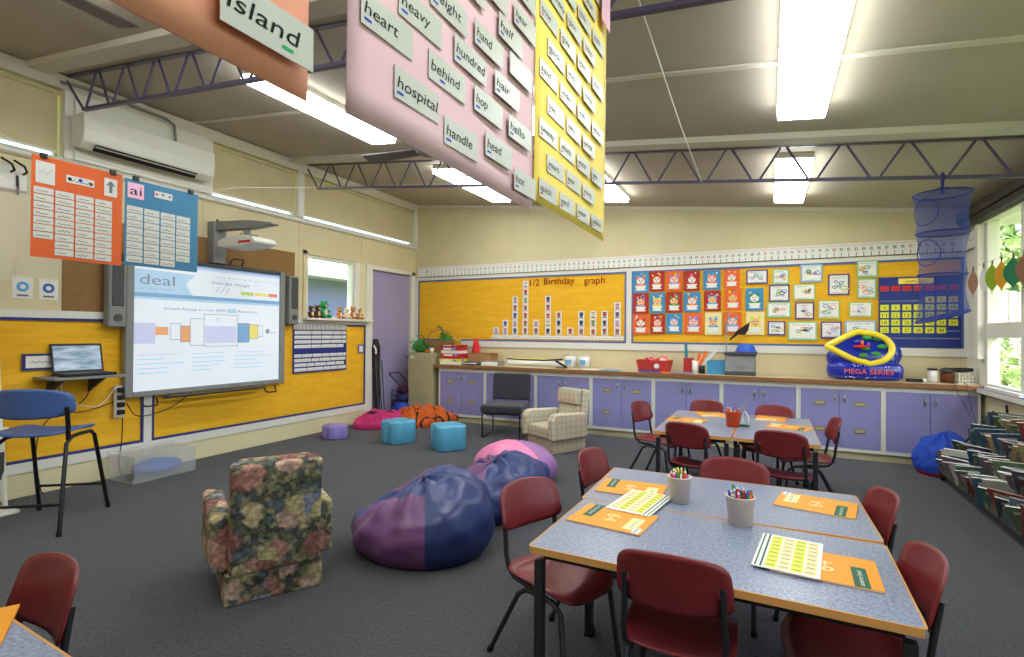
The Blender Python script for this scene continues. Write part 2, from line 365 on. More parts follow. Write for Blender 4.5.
LW = 3.66
b = MB()
def lw(y0, y1, z0, z1, m='cream'): b.box(XL - T, XL, y0, y1, z0, z1, m)
lw(YF, 6.40, 0, 1.57); lw(7.40, YB, 0, 1.57)
lw(YF, 5.12, 1.57, 2.37); lw(6.02, 6.40, 1.57, 2.37); lw(7.40, YB, 1.57, 2.37)
lw(YF, 5.12, 2.37, 2.43); lw(6.02, YB, 2.37, 2.43); lw(YF, YB, 2.43, 2.90)
for y0, y1 in ((YF, -3), (-.3, -.2), (2.38, 3.77), (4.95, 5.05), (7.5, YB)): lw(y0, y1, 2.90, 3.50)
lw(YF, YB, 3.50, LW)
wl = struct(b, 'wall_left')
b = MB()
for y in (1.28, 2.49, 3.69, 5.0, 6.2): b.box(XL, XL + .006, y - .012, y + .012, 2.43 if y > 5 else 1.6, 2.84, 'cream')
for y in (1.28, 3.69, 5.0): b.box(XL, XL + .006, y - .012, y + .012, 0, .2, 'creamlow')
b.build('cover_strip', wl)
b = MB(); b.box(XR, XR + T, YF, -1, 0, 2.9, 'cream'); b.box(XR, XR + T, 7.01, YB, 0, 2.9, 'white'); b.box(XR, XR + T, -1, 7.01, 0, .82, 'cream'); b.box(XR, XR + T, -1, 7.01, 2.62, 2.9, 'white')
struct(b, 'wall_right')
for nm, y0, y1, mm in (('wall_back', YB, YB + T, 'cream'), ('wall_front', YF - T, YF, 'cream')):
    b = MB(); b.prism([(XL - T, 0), (XR + T, 0), (XR + T, zr + .02), (XL - T, zl + .02)], 0, T, mm, (0, y1, 0), (1, 0, 0), (0, 0, 1), (0, -1, 0))
    o = struct(b, nm)
    if nm == 'wall_back':
        b = MB()
        for x in (-4.45, -3.12, -1.84, -.6, .65): b.box(x - .012, x + .012, YB - .006, YB, 2.5, ceil_z(x) - .005, 'cream')
        b.build('cover_strip', o)
# cornices, rails, skirtings
b = MB(); b.prism([(0, 3.5), (.035, 3.5), (.06, 3.56), (.085, ceil_z(XL) - .02), (0, ceil_z(XL) - .004)], 0, YB - YF, 'batten', (XL, YF, 0), (1, 0, 0), (0, 0, 1), (0, 1, 0)); struct(b, 'trim_1')
b = MB(); b.hexa([(XL, YB - .03, ceil_z(XL) - .05), (XR, YB - .03, ceil_z(XR) - .05), (XL, YB, ceil_z(XL) - .05), (XR, YB, ceil_z(XR) - .05), (XL, YB - .03, ceil_z(XL)), (XR, YB - .03, ceil_z(XR)), (XL, YB, ceil_z(XL)), (XR, YB, ceil_z(XR))], 'batten'); struct(b, 'trim_2')
b = MB(); b.prism([(0, 2.83), (.03, 2.83), (.05, 2.845), (.05, 2.87), (0, 2.905)], 0, YB - YF, 'white', (XL, YF, 0), (1, 0, 0), (0, 0, 1), (0, 1, 0)); struct(b, 'trim_3')
for i, (y0, y1) in enumerate(((2.40, 2.47), (3.70, 3.77), (4.95, 5.05), (7.48, 7.55))):
    b = MB(); b.box(XL, XL + .03, y0, y1, 2.905, 3.5, 'white'); struct(b, 'trim_%d' % (4 + i))
b = MB(); b.box(XL, XL + .015, YF, 6.33, .0, .035, 'creamlow'); b.box(XL, XL + .008, YF, 6.33, .035, .2, 'creamlow'); struct(b, 'baseboard_left')
b = MB(); b.box(XL, XL + .02, YF, 6.34, .2, .285, 'white'); struct(b, 'trim_8')
b = MB(); b.box(XL, XL + .025, 3.085, 3.16, .285, 1.50, 'white'); b.box(XL, XL + .022, YF, 6.34, 1.495, 1.56, 'white'); struct(b, 'trim_9')
b = MB(); b.box(XL, -1.0 * 0 + XR, YB - .02, YB, 1.16, 1.255, 'white'); b.box(XL, XR, YB - .02, YB, 2.29, 2.335, 'white')
b.box(-1.85, -1.775, YB - .02, YB, 1.255, 2.29, 'white'); b.box(XL + .0, XL + .075, YB - .02, YB, 1.255, 2.29, 'white'); b.box(1.965, XR, YB - .02, YB, 1.255, 2.29, 'white'); struct(b, 'trim_10')
b = MB(); b.box(XR - .02, XR, YF, 6.95, 0, .1, 'white'); struct(b, 'baseboard_right')

# clerestory glass and blinds on the left wall
def window(name, axis, pos, a0, a1, z0, z1, fr=.04, mull=(), dep=.06, muls=()):
    """frame bars (structure) with one glass pane; axis x: the wall plane is x = pos"""
    mb = MB()
    def bx(p0, p1, q0, q1, w0, w1): mb.box(w0, w1, p0, p1, q0, q1, 'white')
    d0, d1 = pos - dep, pos + dep
    bx(a0, a0 + fr, z0, z1, d0, d1); bx(a1 - fr, a1, z0, z1, d0, d1); bx(a0 + fr, a1 - fr, z0, z0 + fr, d0, d1); bx(a0 + fr, a1 - fr, z1 - fr, z1, d0, d1)
    for q in mull: bx(a0 + fr, a1 - fr, q[0], q[1], d0, d1)
    o = struct(mb, name, bevel=.004)
    mb = MB(); mb.box(pos - .003, pos + .003, a0 + fr, a1 - fr, z0 + fr, z1 - fr, 'glass'); mb.build('glass_pane', o)
    return o
for i, (y0, y1) in enumerate(((-3, -.3), (-.2, 2.38), (3.77, 4.95), (5.05, 7.5))):
    window('window_%d' % (i + 1), 'x', XL - .085, y0, y1, 2.90, 3.50, .02, dep=.03)
    t = thing('roller_blind', ['beige roller blind nearest the room front in the high wall band', 'beige roller blind drawn in the high panel before the air conditioner',
                               'beige roller blind in the high panel just past the air conditioner', 'widest beige roller blind in the high panel beside the back wall'][i], 'blind', (XL - .02, (y0 + y1) / 2, 3.47), 0, 'roller blinds in the high wall band')
    L = (y1 - y0) / 2 - .005
    mb = MB(); mb.tube([(0, -L, 0), (0, L, 0)], .022, 'blind', 10); mb.build('roller', t)
    mb = MB(); mb.box(-.002, .002, -L + .01, L - .01, -.515, 0, 'blind'); mb.build('blind_cloth', t)
    mb = MB(); mb.box(-.008, .008, -L + .01, L - .01, -.53, -.5155, 'white'); mb.build('bottom_bar', t)
window('window_5', 'x', XL - .05, 5.12, 6.02, 1.57, 2.43, .035, dep=.05)
b = MB()
b.box(XL, XL + .02, 5.06, 5.12, 1.50, 2.49, 'cream'); b.box(XL, XL + .02, 5.06, 6.34, 2.43, 2.48, 'cream')
b.box(XL, XL + .03, 6.02, 6.12, 1.55, 2.43, 'white'); b.box(XL, XL + .04, 6.26, 6.40, 0, 2.43, 'white'); b.box(XL, XL + .02, 6.12, 6.26, 1.55, 2.43, 'creamlow')
struct(b, 'trim_11', bevel=.003)
b = MB(); b.box(XL - .1, XL + .12, 5.04, 6.33, 1.545, 1.575, 'white'); struct(b, 'trim_12', bevel=.004)
# door
b = MB(); b.box(XL - .07, XL - .03, 6.40, 7.40, 0.005, 2.37, 'purpledoor'); d = struct(b, 'door_1')
mb = MB(); mb.lathe([(.0, .06), (.028, .055), (.03, .03), (.012, .02), (.012, 0)], 'silver', n=14); o = mb.build('door_handle', d, (XL - .03, 7.32, 1.0)); o.rotation_euler = (0, R(90), 0)
b = MB(); b.box(XL, XL + .035, 7.40, 7.49, 0, 2.43, 'white'); b.box(XL, XL + .035, 6.40, 7.49, 2.37, 2.43, 'white'); struct(b, 'trim_13', bevel=.003)

# right wall windows
ys = [7.01]
while ys[-1] > -.9: ys.append(ys[-1] - .89)
for i in range(len(ys) - 1):
    window('window_%d' % (6 + i), 'x', XR + .05, ys[i + 1] + .001, ys[i] - .001, .87, 2.62, .045, mull=((1.385, 1.53),), dep=.045)
b = MB(); b.box(XR - .09, XR + .11, -1, 6.98, .82, .868, 'white'); struct(b, 'trim_14', bevel=.006)
b = MB(); b.box(XR - .085, XR - .02, -.95, 6.9, .869, .875, 'denim'); struct(b, 'trim_15')
b = MB(); b.box(XR - .06, XR, 7.01, 7.10, 1.16, 2.56, 'white'); b.box(XR - .03, XR, -1, YB - .04, 2.56, 2.9 - .09, 'white'); struct(b, 'trim_16', bevel=.004)
t = thing('roller_blind_cassette', 'long dark roller blind cassette above the side windows', 'blind', (XR - .09, 3.2, 2.66))
mb = MB(); mb.box(-.05, .05, -4, 4.2, -.02, .085, 'darkblind'); mb.build('cassette', t, bevel=.01)
mb = MB(); mb.box(-.03, .03, -4, 4.2, -.09, -.022, 'darkblind'); mb.build('rolled_cloth', t, bevel=.01)

# ------------------------------------------------------------------ outside
b = MB(); b.box(XL - T - .8, XL - T - .001, YF, YB + .6, 3.55, 3.66, 'white'); struct(b, 'trim_18')  # unseen eave added to keep direct sun out of the small window
b = MB(); b.box(XR + T + .001, XR + T + .6, YF, YB + .6, 2.72, 2.82, 'white'); struct(b, 'trim_19')  # matching unseen eave added along the side windows
b = MB(); b.box(-30, XL - T, -20, 30, -.5, -.35, 'grassg'); b.box(XR + T, 30, -20, 30, -.5, -.35, 'grassg'); b.box(XL - T, XR + T, YB + T, 30, -.5, -.35, 'grassg')
tag(b.build('lawn'), 'green lawn outside the windows', 'lawn', kind='structure')
t = thing('paling_fence', 'white upright paling fence outside the side window', 'fence', (0, 12.2, -.35)); t.rotation_euler = (0, 0, R(-90))
mb = MB()
for i in range(90): mb.box(0, .02, 1.5 + i * .115, 1.608 + i * .115, 0, 2.55 + .02 * math.sin(i * 7.7), 'fence')
mb.build('paling_panel', t)
mb = MB(); mb.box(-.04, -.001, 1.5, 11.8, .4, .48, 'fence'); mb.box(-.04, -.001, 1.5, 11.8, 2.0, 2.08, 'fence'); mb.build('rail', t)
def leafcloud(mb, n, fn, size, m, rnd):
    for _ in range(n):
        c = Vector(fn(rnd)); a = Vector((rnd.uniform(-1, 1), rnd.uniform(-1, 1), rnd.uniform(-.6, 1))).normalized()
        e = a.cross(Vector((rnd.uniform(-1, 1), rnd.uniform(-1, 1), rnd.uniform(-1, 1)))).normalized(); s = size * rnd.uniform(.6, 1.3)
        mb.raw([c - e * s * .3, c + a * s, c + e * s * .3, c - a * s], [(0, 1, 2, 3)], m)
rnd = random.Random(3)
M['bush2'] = mat('bush_green_dark', (80, 112, 56), .7, .2); M['bush3'] = mat('bush_green_pale', (186, 206, 140), .7, .2); M['bark'] = mat('bark', (110, 90, 70), .9, .1)
for i, (x, y, r) in enumerate(((2.95, 10.2, .62), (4.9, 10.3, .7), (3.9, 7.6, .6), (3.9, 4.6, .6), (7.2, 10.0, .7))):
    t = thing('garden_bush', ['feathery pale green bush before the paling fence beyond the first pane', 'green bush along the paling fence, second from the building', 'lone green bush halfway between window and paling fence', 'green bush nearest the side windows', 'green bush furthest along the paling fence'][i], 'bush', (x, y, -.35), 0, 'bushes outside the side windows')
    mb = MB(); leafcloud(mb, 3200, lambda q: (q.gauss(0, r * .38), q.gauss(0, r * .38), abs(q.gauss(.35, .48)) + .05), .08, 'bushgreen', rnd)
    leafcloud(mb, 1500, lambda q: (q.gauss(0, r * .4), q.gauss(0, r * .4), abs(q.gauss(.35, .5)) + .05), .09, 'bush3', rnd); leafcloud(mb, 500, lambda q: (q.gauss(0, r * .35), q.gauss(0, r * .35), abs(q.gauss(.2, .35))), .08, 'bush2', rnd); mb.build('foliage', t)
    mb = MB()
    for k in range(5): mb.tube([(0, 0, 0), (rnd.uniform(-.3, .3), rnd.uniform(-.3, .3), .8)], [.02, .008], 'bark', 5)
    mb.build('stem', t)
for i, (x, y) in enumerate(((4.2, 17.5), (12.5, 20), (15.5, 9.0), (6.0, 27))):
    t = thing('garden_tree', ['leafy tree rising right behind the paling fence', 'leafy tree beyond the far end of the paling fence', 'leafy tree out in the open side yard', 'leafy tree furthest back behind the paling fence'][i], 'tree', (x, y, -.35), 0, 'trees beyond the fence')
    mb = MB(); leafcloud(mb, 2200, lambda q: (q.gauss(0, 1.0), q.gauss(0, 1.0), q.gauss(3.4, 1.1)), .2, 'bushgreen', rnd); leafcloud(mb, 1200, lambda q: (q.gauss(0, 1.2), q.gauss(0, 1.2), q.gauss(3.2, 1.1)), .2, 'bush3', rnd); leafcloud(mb, 700, lambda q: (q.gauss(0, 1.2), q.gauss(0, 1.2), q.gauss(3, 1.1)), .2, 'bush2', rnd); mb.build('crown', t)
    mb = MB(); mb.tube([(0, 0, 0), (.1, 0, 1.5), (0, .1, 3.4)], [.14, .1, .05], 'bark', 8); mb.build('trunk', t)
t = thing('garden_hedge', 'bright green clipped hedge across the yard behind the small window', 'hedge', (-9.3, 11.0, -.35))
mb = MB(); leafcloud(mb, 5000, lambda q: (q.gauss(0, .22), q.uniform(-4.5, 6), abs(q.gauss(.9, .45))), .12, 'bush3', rnd); leafcloud(mb, 2500, lambda q: (q.gauss(0, .22), q.uniform(-4.5, 6), abs(q.gauss(.8, .4))), .12, 'bushgreen', rnd); mb.build('foliage', t)
mb = MB()
for k in range(12): mb.tube([(0, -4.3 + k * .9, 0), (.05, -4.3 + k * .9, .9)], [.03, .012], 'bark', 5)
mb.build('stems', t)
t = thing('neighbour_building', 'pale blue clad building across the yard behind the small window', 'building', (-11.6, 14.0, -.35))
mb = MB(); mb.box(-3, 0, -9, 11, 0, 3.3, 'palewall'); mb.build('wall', t)
mb = MB(); mb.hexa([(-3.5, -9.6, 3.4), (.9, -9.6, 3.2), (-3.5, 11.6, 3.4), (.9, 11.6, 3.2), (-3.5, -9.6, 3.9), (.9, -9.6, 3.36), (-3.5, 11.6, 3.9), (.9, 11.6, 3.36)], 'white'); mb.build('roof', t)
for y in (-6, -2, 2, 6, 10):
    mb = MB(); mb.box(.7, .8, y, y + .1, 0, 3.2, 'white'); mb.build('post', t)

# ================================================================== BUILDING SERVICES
# trusses
def truss(y, label, slope=.0843, pitch=.41, start=.34):
    t = thing('roof_truss', label, 'truss', (0, y, 0), 0, 'purple steel ceiling trusses')
    zt = lambda x: ceil_z(x) - .012 + .0; zb = lambda x: 3.277 - slope * (x + 5.35)
    mb = MB(); mb.box(0, 0, 0, 0, 0, 0, 'purple_steel') if 0 else None
    x0 = XL + start
    mb.hexa([(x0, -.018, zb(x0) - .012), (XR, -.018, zb(XR) - .012), (x0, .018, zb(x0) - .012), (XR, .018, zb(XR) - .012), (x0, -.018, zb(x0) + .012), (XR, -.018, zb(XR) + .012), (x0, .018, zb(x0) + .012), (XR, .018, zb(XR) + .012)], 'purple_steel'); mb.build('bottom_chord', t)
    mb = MB(); mb.hexa([(XL + .01, -.02, zt(XL) - .007), (XR, -.02, zt(XR) - .007), (XL + .01, .02, zt(XL) - .007), (XR, .02, zt(XR) - .007), (XL + .01, -.02, zt(XL)), (XR, -.02, zt(XR)), (XL + .01, .02, zt(XL)), (XR, .02, zt(XR))], 'purple_steel'); mb.build('top_chord', t)
    mb = MB(); mb.tube([(XL + .02, 0, zt(XL)), (x0, 0, zb(x0))], .011, 'purple_steel', 6)
    x = x0
    while x < XR - .05:
        xt = min(x + pitch * .47, XR); mb.tube([(x + .03, 0, zb(x)), (xt - .01, 0, zt(xt) - .01)], .010, 'purple_steel', 6)
        if x + pitch < XR: mb.tube([(xt + .04, 0, zt(xt) - .01), (x + pitch - .026, 0, zb(x + pitch - .026))], .010, 'purple_steel', 6)
        x += pitch
    mb.build('web_rods', t)
truss(-.26, 'purple steel ceiling truss nearest the room front'); truss(2.4, 'purple steel lattice truss over the hanging word sheets'); truss(5.08, 'purple steel lattice truss holding the blue net basket', .1005, .4363, .24)
# fluorescent lights
def light(x, y0, y1, label):
    z = ceil_z(x); t = thing('fluorescent_light', label, 'ceiling light', (x, (y0 + y1) / 2, z), 0, 'boxy fluorescent ceiling lights'); L = (y1 - y0) / 2; t.rotation_euler = (0, math.atan(.1045), 0)
    mb = MB(); mb.box(-.15, .15, -L, L, -.05, -.0005, 'lampbody'); mb.build('housing', t, bevel=.004)
    mb = MB(); mb.prism([(-.155, -.05), (-.145, -.1), (.145, -.1), (.155, -.05)], -L + .01, L - .01, 'lamp', u=(1, 0, 0), v=(0, 0, 1), w=(0, 1, 0)); mb.build('diffuser', t)
rows = ((-2.55, -1.02), (.10, 1.645), (2.70, 4.22), (5.28, 6.84))
rn = ('added out of view at the room front', 'in the row before the first truss', 'between the two trusses', 'between the far truss and the back wall')
for x, cn in ((-3.52, 'near the air conditioner side'), (-1.80, 'in the middle line'), (.205, 'over the work tables')):
    for (y0, y1), r_ in zip(rows, rn):
        if y0 < 0 and x > -3: continue  # unseen front row added in one column only, to brighten the ceiling there
        light(x, y0, y1, 'fluorescent ceiling light %s, %s' % (cn, r_))
# ceiling fans
M['fangrey'] = mat('fan_grey', (112, 106, 104), .5, .4)
def fan(x, y, a0, label):
    t = thing('ceiling_fan', label, 'ceiling fan', (x, y, ceil_z(x)), a0, 'grey ceiling fans')
    mb = MB(); mb.tube([(0, 0, 0), (0, 0, -.22)], .014, 'grey', 10); mb.build('rod', t)
    mb = MB(); mb.lathe([(.0, -.34), (.07, -.335), (.11, -.30), (.11, -.25), (.06, -.21), (.0, -.205)], 'grey', n=20); mb.build('motor', t)
    for k in range(3):
        mb = MB(); a = 2 * math.pi * k / 3; Tm = Matrix.Rotation(a, 4, 'Z') @ Matrix.Rotation(R(8), 4, 'X')
        mb.hexa([Tm @ Vector(p) for p in ((.1, -.06, -.03), (.68, -.085, -.03), (.1, .06, -.03), (.66, .085, -.03), (.1, -.06, -.022), (.68, -.085, -.022), (.1, .06, -.022), (.66, .085, -.022))], 'fangrey')
        o = mb.build('blade', t, (0, 0, -.27))
fan(-3.19, 1.0, R(90), 'grey ceiling fan nearest the room front corner'); fan(-2.78, 3.92, R(180 + 4), 'grey ceiling fan half hidden behind the pink word sheet')
# hanging line
mb = MB(); mb.tube([(-.56, 5.08, 2.79), (-.56, 3.77, 2.85), (-.56, 2.4, 2.985), (-.56, 1.9, 2.83), (-.56, .7, 2.81), (-.56, -.26, 3.08)], .0035, 'paper', 5); tag(mb.build('display_line'), 'thin white cord strung between the ceiling trusses', 'cord')
# air conditioner
b = MB(); b.box(XL, XL + .05, 2.47, 3.70, 2.905, 3.50, 'white'); b.box(XL + .05, XL + .06, 2.50, 3.67, 2.935, 2.95, 'white'); struct(b, 'trim_17')
t = thing('air_conditioner', 'white wall air conditioner high above the interactive whiteboard', 'air conditioner', (XL + .051, 3.04, 3.14))
mb = MB(); mb.prism([(0, -.13), (.12, -.15), (.19, -.10), (.21, .0), (.20, .15), (0, .15)], -.6, .6, 'white', u=(1, 0, 0), v=(0, 0, 1), w=(0, 1, 0)); mb.build('case', t, bevel=.012)
mb = MB(); mb.prism([(.125, -.1535), (.185, -.108), (.192, -.113), (.13, -.158)], -.5, .42, 'black', u=(1, 0, 0), v=(0, 0, 1), w=(0, 1, 0)); mb.build('outlet_slot', t)
mb = MB(); mb.box(.12, .2, -.5, .42, -.132, -.129, 'white', None); mb.build('louvre', t)
mb = MB(); mb.tube([(XL + .06, 2.35, 3.545), (XL + .1, 2.5, 3.55), (XL + .1, 3.2, 3.54), (XL + .1, 3.3, 3.50), (XL + .1, 3.32, 3.295)], .014, 'grey', 8); tag(mb.build('conduit_pipe'), 'thin grey conduit bending down to the air conditioner', 'pipe')

# ================================================================== DISPLAY BOARDS
def wrinkle_sheet(name, P_, a0, b0, a1, b1, m, label, cat, seed=0, border=None, bw=.025, amp=.006):
    t = thing(name, label, cat, P_.o)
    nx, ny = 90, 30; mb = MB(); o = P_.o; Q = Plane((0, 0, 0), P_.u, P_.v)
    def fn(u, v):
        a, bb = a0 + (a1 - a0) * u, b0 + (b1 - b0) * v
        h = .008 + amp * (noise.noise(Vector((a * 1.4 + seed, bb * 5 + a * .8, seed))) + .5 * noise.noise(Vector((a * 4, bb * 12, seed + 3))))
        e = min(u, 1 - u, v, 1 - v); h = h if e > .001 else .004
        return Q.p(a, bb, h)
    mb.grid(nx, ny, fn, m); mb.build('paper_sheet', t)
    if border:
        for nm, (c0, d0, c1, d1) in dict(top=(a0, b1 - bw, a1, b1), bottom=(a0, b0, a1, b0 + bw), l=(a0, b0 + bw, a0 + bw, b1 - bw), r=(a1 - bw, b0 + bw, a1, b1 - bw)).items():
            mb = MB(); Q.rect(mb, c0, d0, c1, d1, .021, border, .004); mb.build('border_strip', t)
    return t
PB = Plane((0, YB - .001, 0), (1, 0, 0), (0, 0, 1))        # back wall frame: a = x, b = z
PL = Plane((XL + .001, 0, 0), (0, 1, 0), (0, 0, 1))        # left wall frame: a = y, b = z
wrinkle_sheet('display_board', PB, -5.51, 1.255, -1.85, 2.29, 'yboard', 'golden paper display board carrying the birthday graph', 'display board', 1, 'cobalt')
wrinkle_sheet('display_board', PB, -1.775, 1.255, 1.965, 2.29, 'yboard', 'golden paper display board covered with childrens pictures', 'display board', 5, 'cobalt')
wrinkle_sheet('display_board', PL, .2, .285, 3.085, 1.495, 'yboard', 'golden paper display board behind the laptop', 'display board', 9, 'navy')
wrinkle_sheet('display_board', PL, 3.16, .285, 6.26, 1.495, 'yboard', 'golden paper display board below the small window', 'display board', 13, 'navy')
b = MB(); PL.rect(b, 2.41, 1.561, 4.92, 2.42, .012, 'brownboard', .012); tag(b.build('pinboard', bevel=.002), 'plain brown pinboard behind the interactive whiteboard', 'pinboard')

# number line
t = thing('number_line', 'long white number line from 1 to 100 above the back boards', 'number line', (0, YB, 0))
Q = Plane((0, -.012, 0), (1, 0, 0), (0, 0, 1))
mb = MB(); strip = []
mb.box(XL + .06, 1.90, -.014, -.011, 2.345, 2.515, 'paper')
pts = [(1.90, -.0125), (1.95, -.03), (1.975, -.08), (1.978, -.2), (1.97, -.42)]
for (x0, y0), (x1, y1) in zip(pts, pts[1:]): mb.raw([(x0, y0, 2.345), (x1, y1, 2.345), (x1, y1, 2.515), (x0, y0, 2.515)], [(0, 1, 2, 3)], 'paper')
mb.build('paper_strip', t)
k_, r_, g_ = MB(), MB(), MB()
Q2 = Plane((1.975, 0, 0), (0, -1, 0), (0, 0, 1))
Q.rect(k_, XL + .06, 2.345, 1.90, 2.353, .004, 'ink')
for (x0, y0), (x1, y1) in zip(pts, pts[1:]): k_.raw([(x0 - .002, y0 - .003, 2.345), (x1 - .002, y1 - .003, 2.345), (x1 - .002, y1 - .003, 2.353), (x0 - .002, y0 - .003, 2.353)], [(0, 1, 2, 3)], 'ink')
for n_ in range(1, 101):
    x = 1.48 + (n_ - 90) * .0765; P_, a = (Q, x)
    if x > 1.90: P_, a = Plane((1.972, 0, 0), (0, -1, 0), (0, 0, 1)), (x - 1.88)
    tgt = r_ if n_ % 10 == 0 else k_
    P_.text(tgt, str(n_), a, 2.425, .055, .004, 'inkred' if n_ % 10 == 0 else 'ink', width=.034 if n_ > 9 else .016, align='c')
    P_.rect(k_, a - .003, 2.353, a + .003, 2.405, .004, 'ink')
Q.line(g_, [(XL + .06, 2.49), (1.9, 2.49)], .003, .004, 'inkred')
k_.build('black_numerals', t); r_.build('red_numerals', t); g_.build('dotted_rule', t)

# birthday graph
def back_px(X, Y, x0=420, y0=240, s=4.655): q = at(x0 + X / s, y0 + Y / s, 'y', YB); return q.x, q.z
t = thing('cut_out_title', 'maroon cut out lettering reading 1/2 Birthday graph', 'lettering', (0, YB - .001, 0)); Q = Plane((0, 0, 0), (1, 0, 0), (0, 0, 1))
for txt, X0, X1, Yb in (('1/2', 515, 558, 215), ('Birthday', 580, 722, 208), ('graph', 765, 862, 205)):
    mb = MB(); x0, z0 = back_px(X0, Yb); x1, _ = back_px(X1, Yb); Q.text(mb, txt, x0, z0, .15, .024, 'maroon', width=x1 - x0); mb.build('word', t)
b = MB(); x0, z0 = back_px(335, 468); x1, _ = back_px(950, 468)
for i in range(12):
    w_ = (x1 - x0) / 12; PB.rect(b, x0 + i * w_ + .004, 1.30, x0 + (i + 1) * w_ - .004, 1.355, .022, 'paper', .003)
    PB.scribble(b, x0 + i * w_ + .03, x0 + (i + 1) * w_ - .03, 1.318, .02, .004, .0225, 'inkgrey')
tag(b.build('month_label_strip'), 'white strip of month labels under the birthday graph columns', 'label strip')
face = [(170, 90, 70), (90, 60, 50), (60, 90, 160), (200, 70, 60), (230, 200, 170), (130, 160, 90), (40, 60, 100), (190, 150, 180)]
for i, c in enumerate(face): M['face%d' % i] = mat('snapshot_colour_%d' % i, c, .6)
ordn = ['first', 'second', 'third', 'fourth', 'fifth', 'sixth', 'seventh', 'eighth', 'ninth', 'tenth', 'eleventh', 'twelfth', 'thirteenth', 'fourteenth']
rnd = random.Random(11)
for ci, (X, n_) in enumerate(((358, 1), (400, 2), (445, 5), (493, 7), (543, 2), (598, 5), (648, 3), (702, 1), (753, 3), (808, 3), (861, 3), (920, 4))):
    cx = back_px(X, 430)[0]; hh = .118
    t = thing('birthday_column', 'birthday graph column of %s small photo card%s, the %s column along' % (['one', 'two', 'three', 'four', 'five', 'six', 'seven'][n_ - 1], '' if n_ == 1 else 's', ordn[ci]), 'photo cards', (cx, YB - .001, 1.365), 0, 'birthday graph columns')
    Q = Plane((0, 0, 0), (1, 0, 0), (0, 0, 1))
    for k in range(n_):
        mb = MB(); z = k * (hh + .004) + .002; Q.rect(mb, -.048, z, .048, z + hh - .004, .024, 'paper', .004)
        fm = 'face%d' % rnd.randrange(8); Q.disc(mb, 0, z + .06, .03, .0245, fm, 10); Q.rect(mb, -.03, z + .082, .03, z + .098, .0245, 'face%d' % rnd.randrange(8)); Q.rect(mb, -.032, z + .012, .032, z + .03, .0245, 'inkgrey')
        mb.build('photo_card', t)

# cat paintings and drawings
def artwork(box, bg, kind, label, group, s=3.657, ox=620, oy=230, idx=0):
    x0, z1 = back_px(box[0], box[1], ox, oy, s); x1, z0 = back_px(box[2], box[3], ox, oy, s)
    w_, h_ = x1 - x0, z1 - z0; rr = random.Random(idx * 17 + 3)
    t = thing('childs_painting' if kind == 'cat' else 'childs_drawing', label, 'artwork', ((x0 + x1) / 2, YB - .001, z0), rr.uniform(-.0, .0), group)
    Q = Plane((0, 0, 0), (1, 0, 0), (0, 0, 1)); mb = MB(); Q.rect(mb, -w_ / 2, 0, w_ / 2, h_, .026, bg, .004); mb.build('backing_card', t)
    mb = MB(); e = .0275
    if kind == 'cat':
        fc = rr.choice([(240, 200, 190), (236, 226, 214), (240, 190, 130), (216, 200, 226)]); fm = mat('cat_paint_%s' % (fc[2]), fc, .7)
        am = rr.choice(['yellow', 'skyblue', 'orange', 'red', 'violet', 'green']); cm = 'paper'
        hx, hy = 0, h_ * .56
        Q.disc(mb, 0, h_ * .34, w_ * .3, e, am, 14, h_ * .15)                    # body in bowl
        Q.poly(mb, [(-w_ * .34, h_ * .34), (-w_ * .24, h_ * .16), (w_ * .24, h_ * .16), (w_ * .34, h_ * .34)], e + .0006, cm)   # bowl
        Q.disc(mb, 0, h_ * .14, w_ * .36, e + .0003, cm, 14, h_ * .035)
        Q.disc(mb, hx, hy, w_ * .25, e + .0009, fm, 14, h_ * .17)
        for sg in (-1, 1):
            Q.poly(mb, [(sg * w_ * .26, h_ * .82), (sg * w_ * .06, h_ * .70), (sg * w_ * .24, h_ * .60)][::1 if sg > 0 else -1], e + .0012, am)
            Q.disc(mb, sg * w_ * .09, h_ * .59, w_ * .035, e + .0018, 'ink', 8)
        Q.disc(mb, 0, h_ * .51, w_ * .04, e + .0018, 'pinkvinyl', 8)
        Q.line(mb, [(-w_ * .08, h_ * .46), (0, h_ * .44), (w_ * .08, h_ * .46)], .006, e + .0018, 'ink')
        for k in range(3): Q.disc(mb, rr.uniform(-.3, .3) * w_, rr.uniform(.72, .9) * h_, w_ * .06, e + .0004, rr.choice(['yellow', 'paper', 'skyblue', 'pinkvinyl']), 8)
    else:
        bw = .018; Q.rect(mb, -w_ / 2 + bw, bw, w_ / 2 - bw, h_ - bw, e, 'paper')
        cs = ['skyblue', 'inkblue', 'inkgrey', 'orange', 'yellow', 'pinkvinyl', 'green', 'brown']
        for k in range(4 + rr.randrange(3)):
            cx, cy, r0 = rr.uniform(-.3, .3) * w_, rr.uniform(.28, .7) * h_, rr.uniform(.05, .12) * h_
            Q.line(mb, [(cx + r0 * 1.3 * math.cos(q * .9) * rr.uniform(.7, 1.2), cy + r0 * math.sin(q * .9) * rr.uniform(.7, 1.2)) for q in range(8)], .007, e + .0006 + k * .0001, rr.choice(cs))
        for k in range(2):
            cx, cy = rr.uniform(-.25, .25) * w_, rr.uniform(.3, .6) * h_; Q.poly(mb, [(cx - .2 * w_, cy), (cx + rr.uniform(0, .2) * w_, cy - .1 * h_), (cx + .15 * w_, cy + .12 * h_), (cx - .1 * w_, cy + .1 * h_)], e + .0003, mat('crayon_%d' % (k + idx % 5), [(190, 214, 236), (240, 226, 180), (214, 226, 190), (236, 206, 196), (206, 200, 226), (200, 226, 230)][(k + idx) % 6], .8))
        for k in range(2): Q.scribble(mb, -w_ * .35, w_ * rr.uniform(.1, .35), h_ * (.8 - .7 * k), .012, .003, e + .001, 'inkgrey', rr)
    mb.build('picture', t)
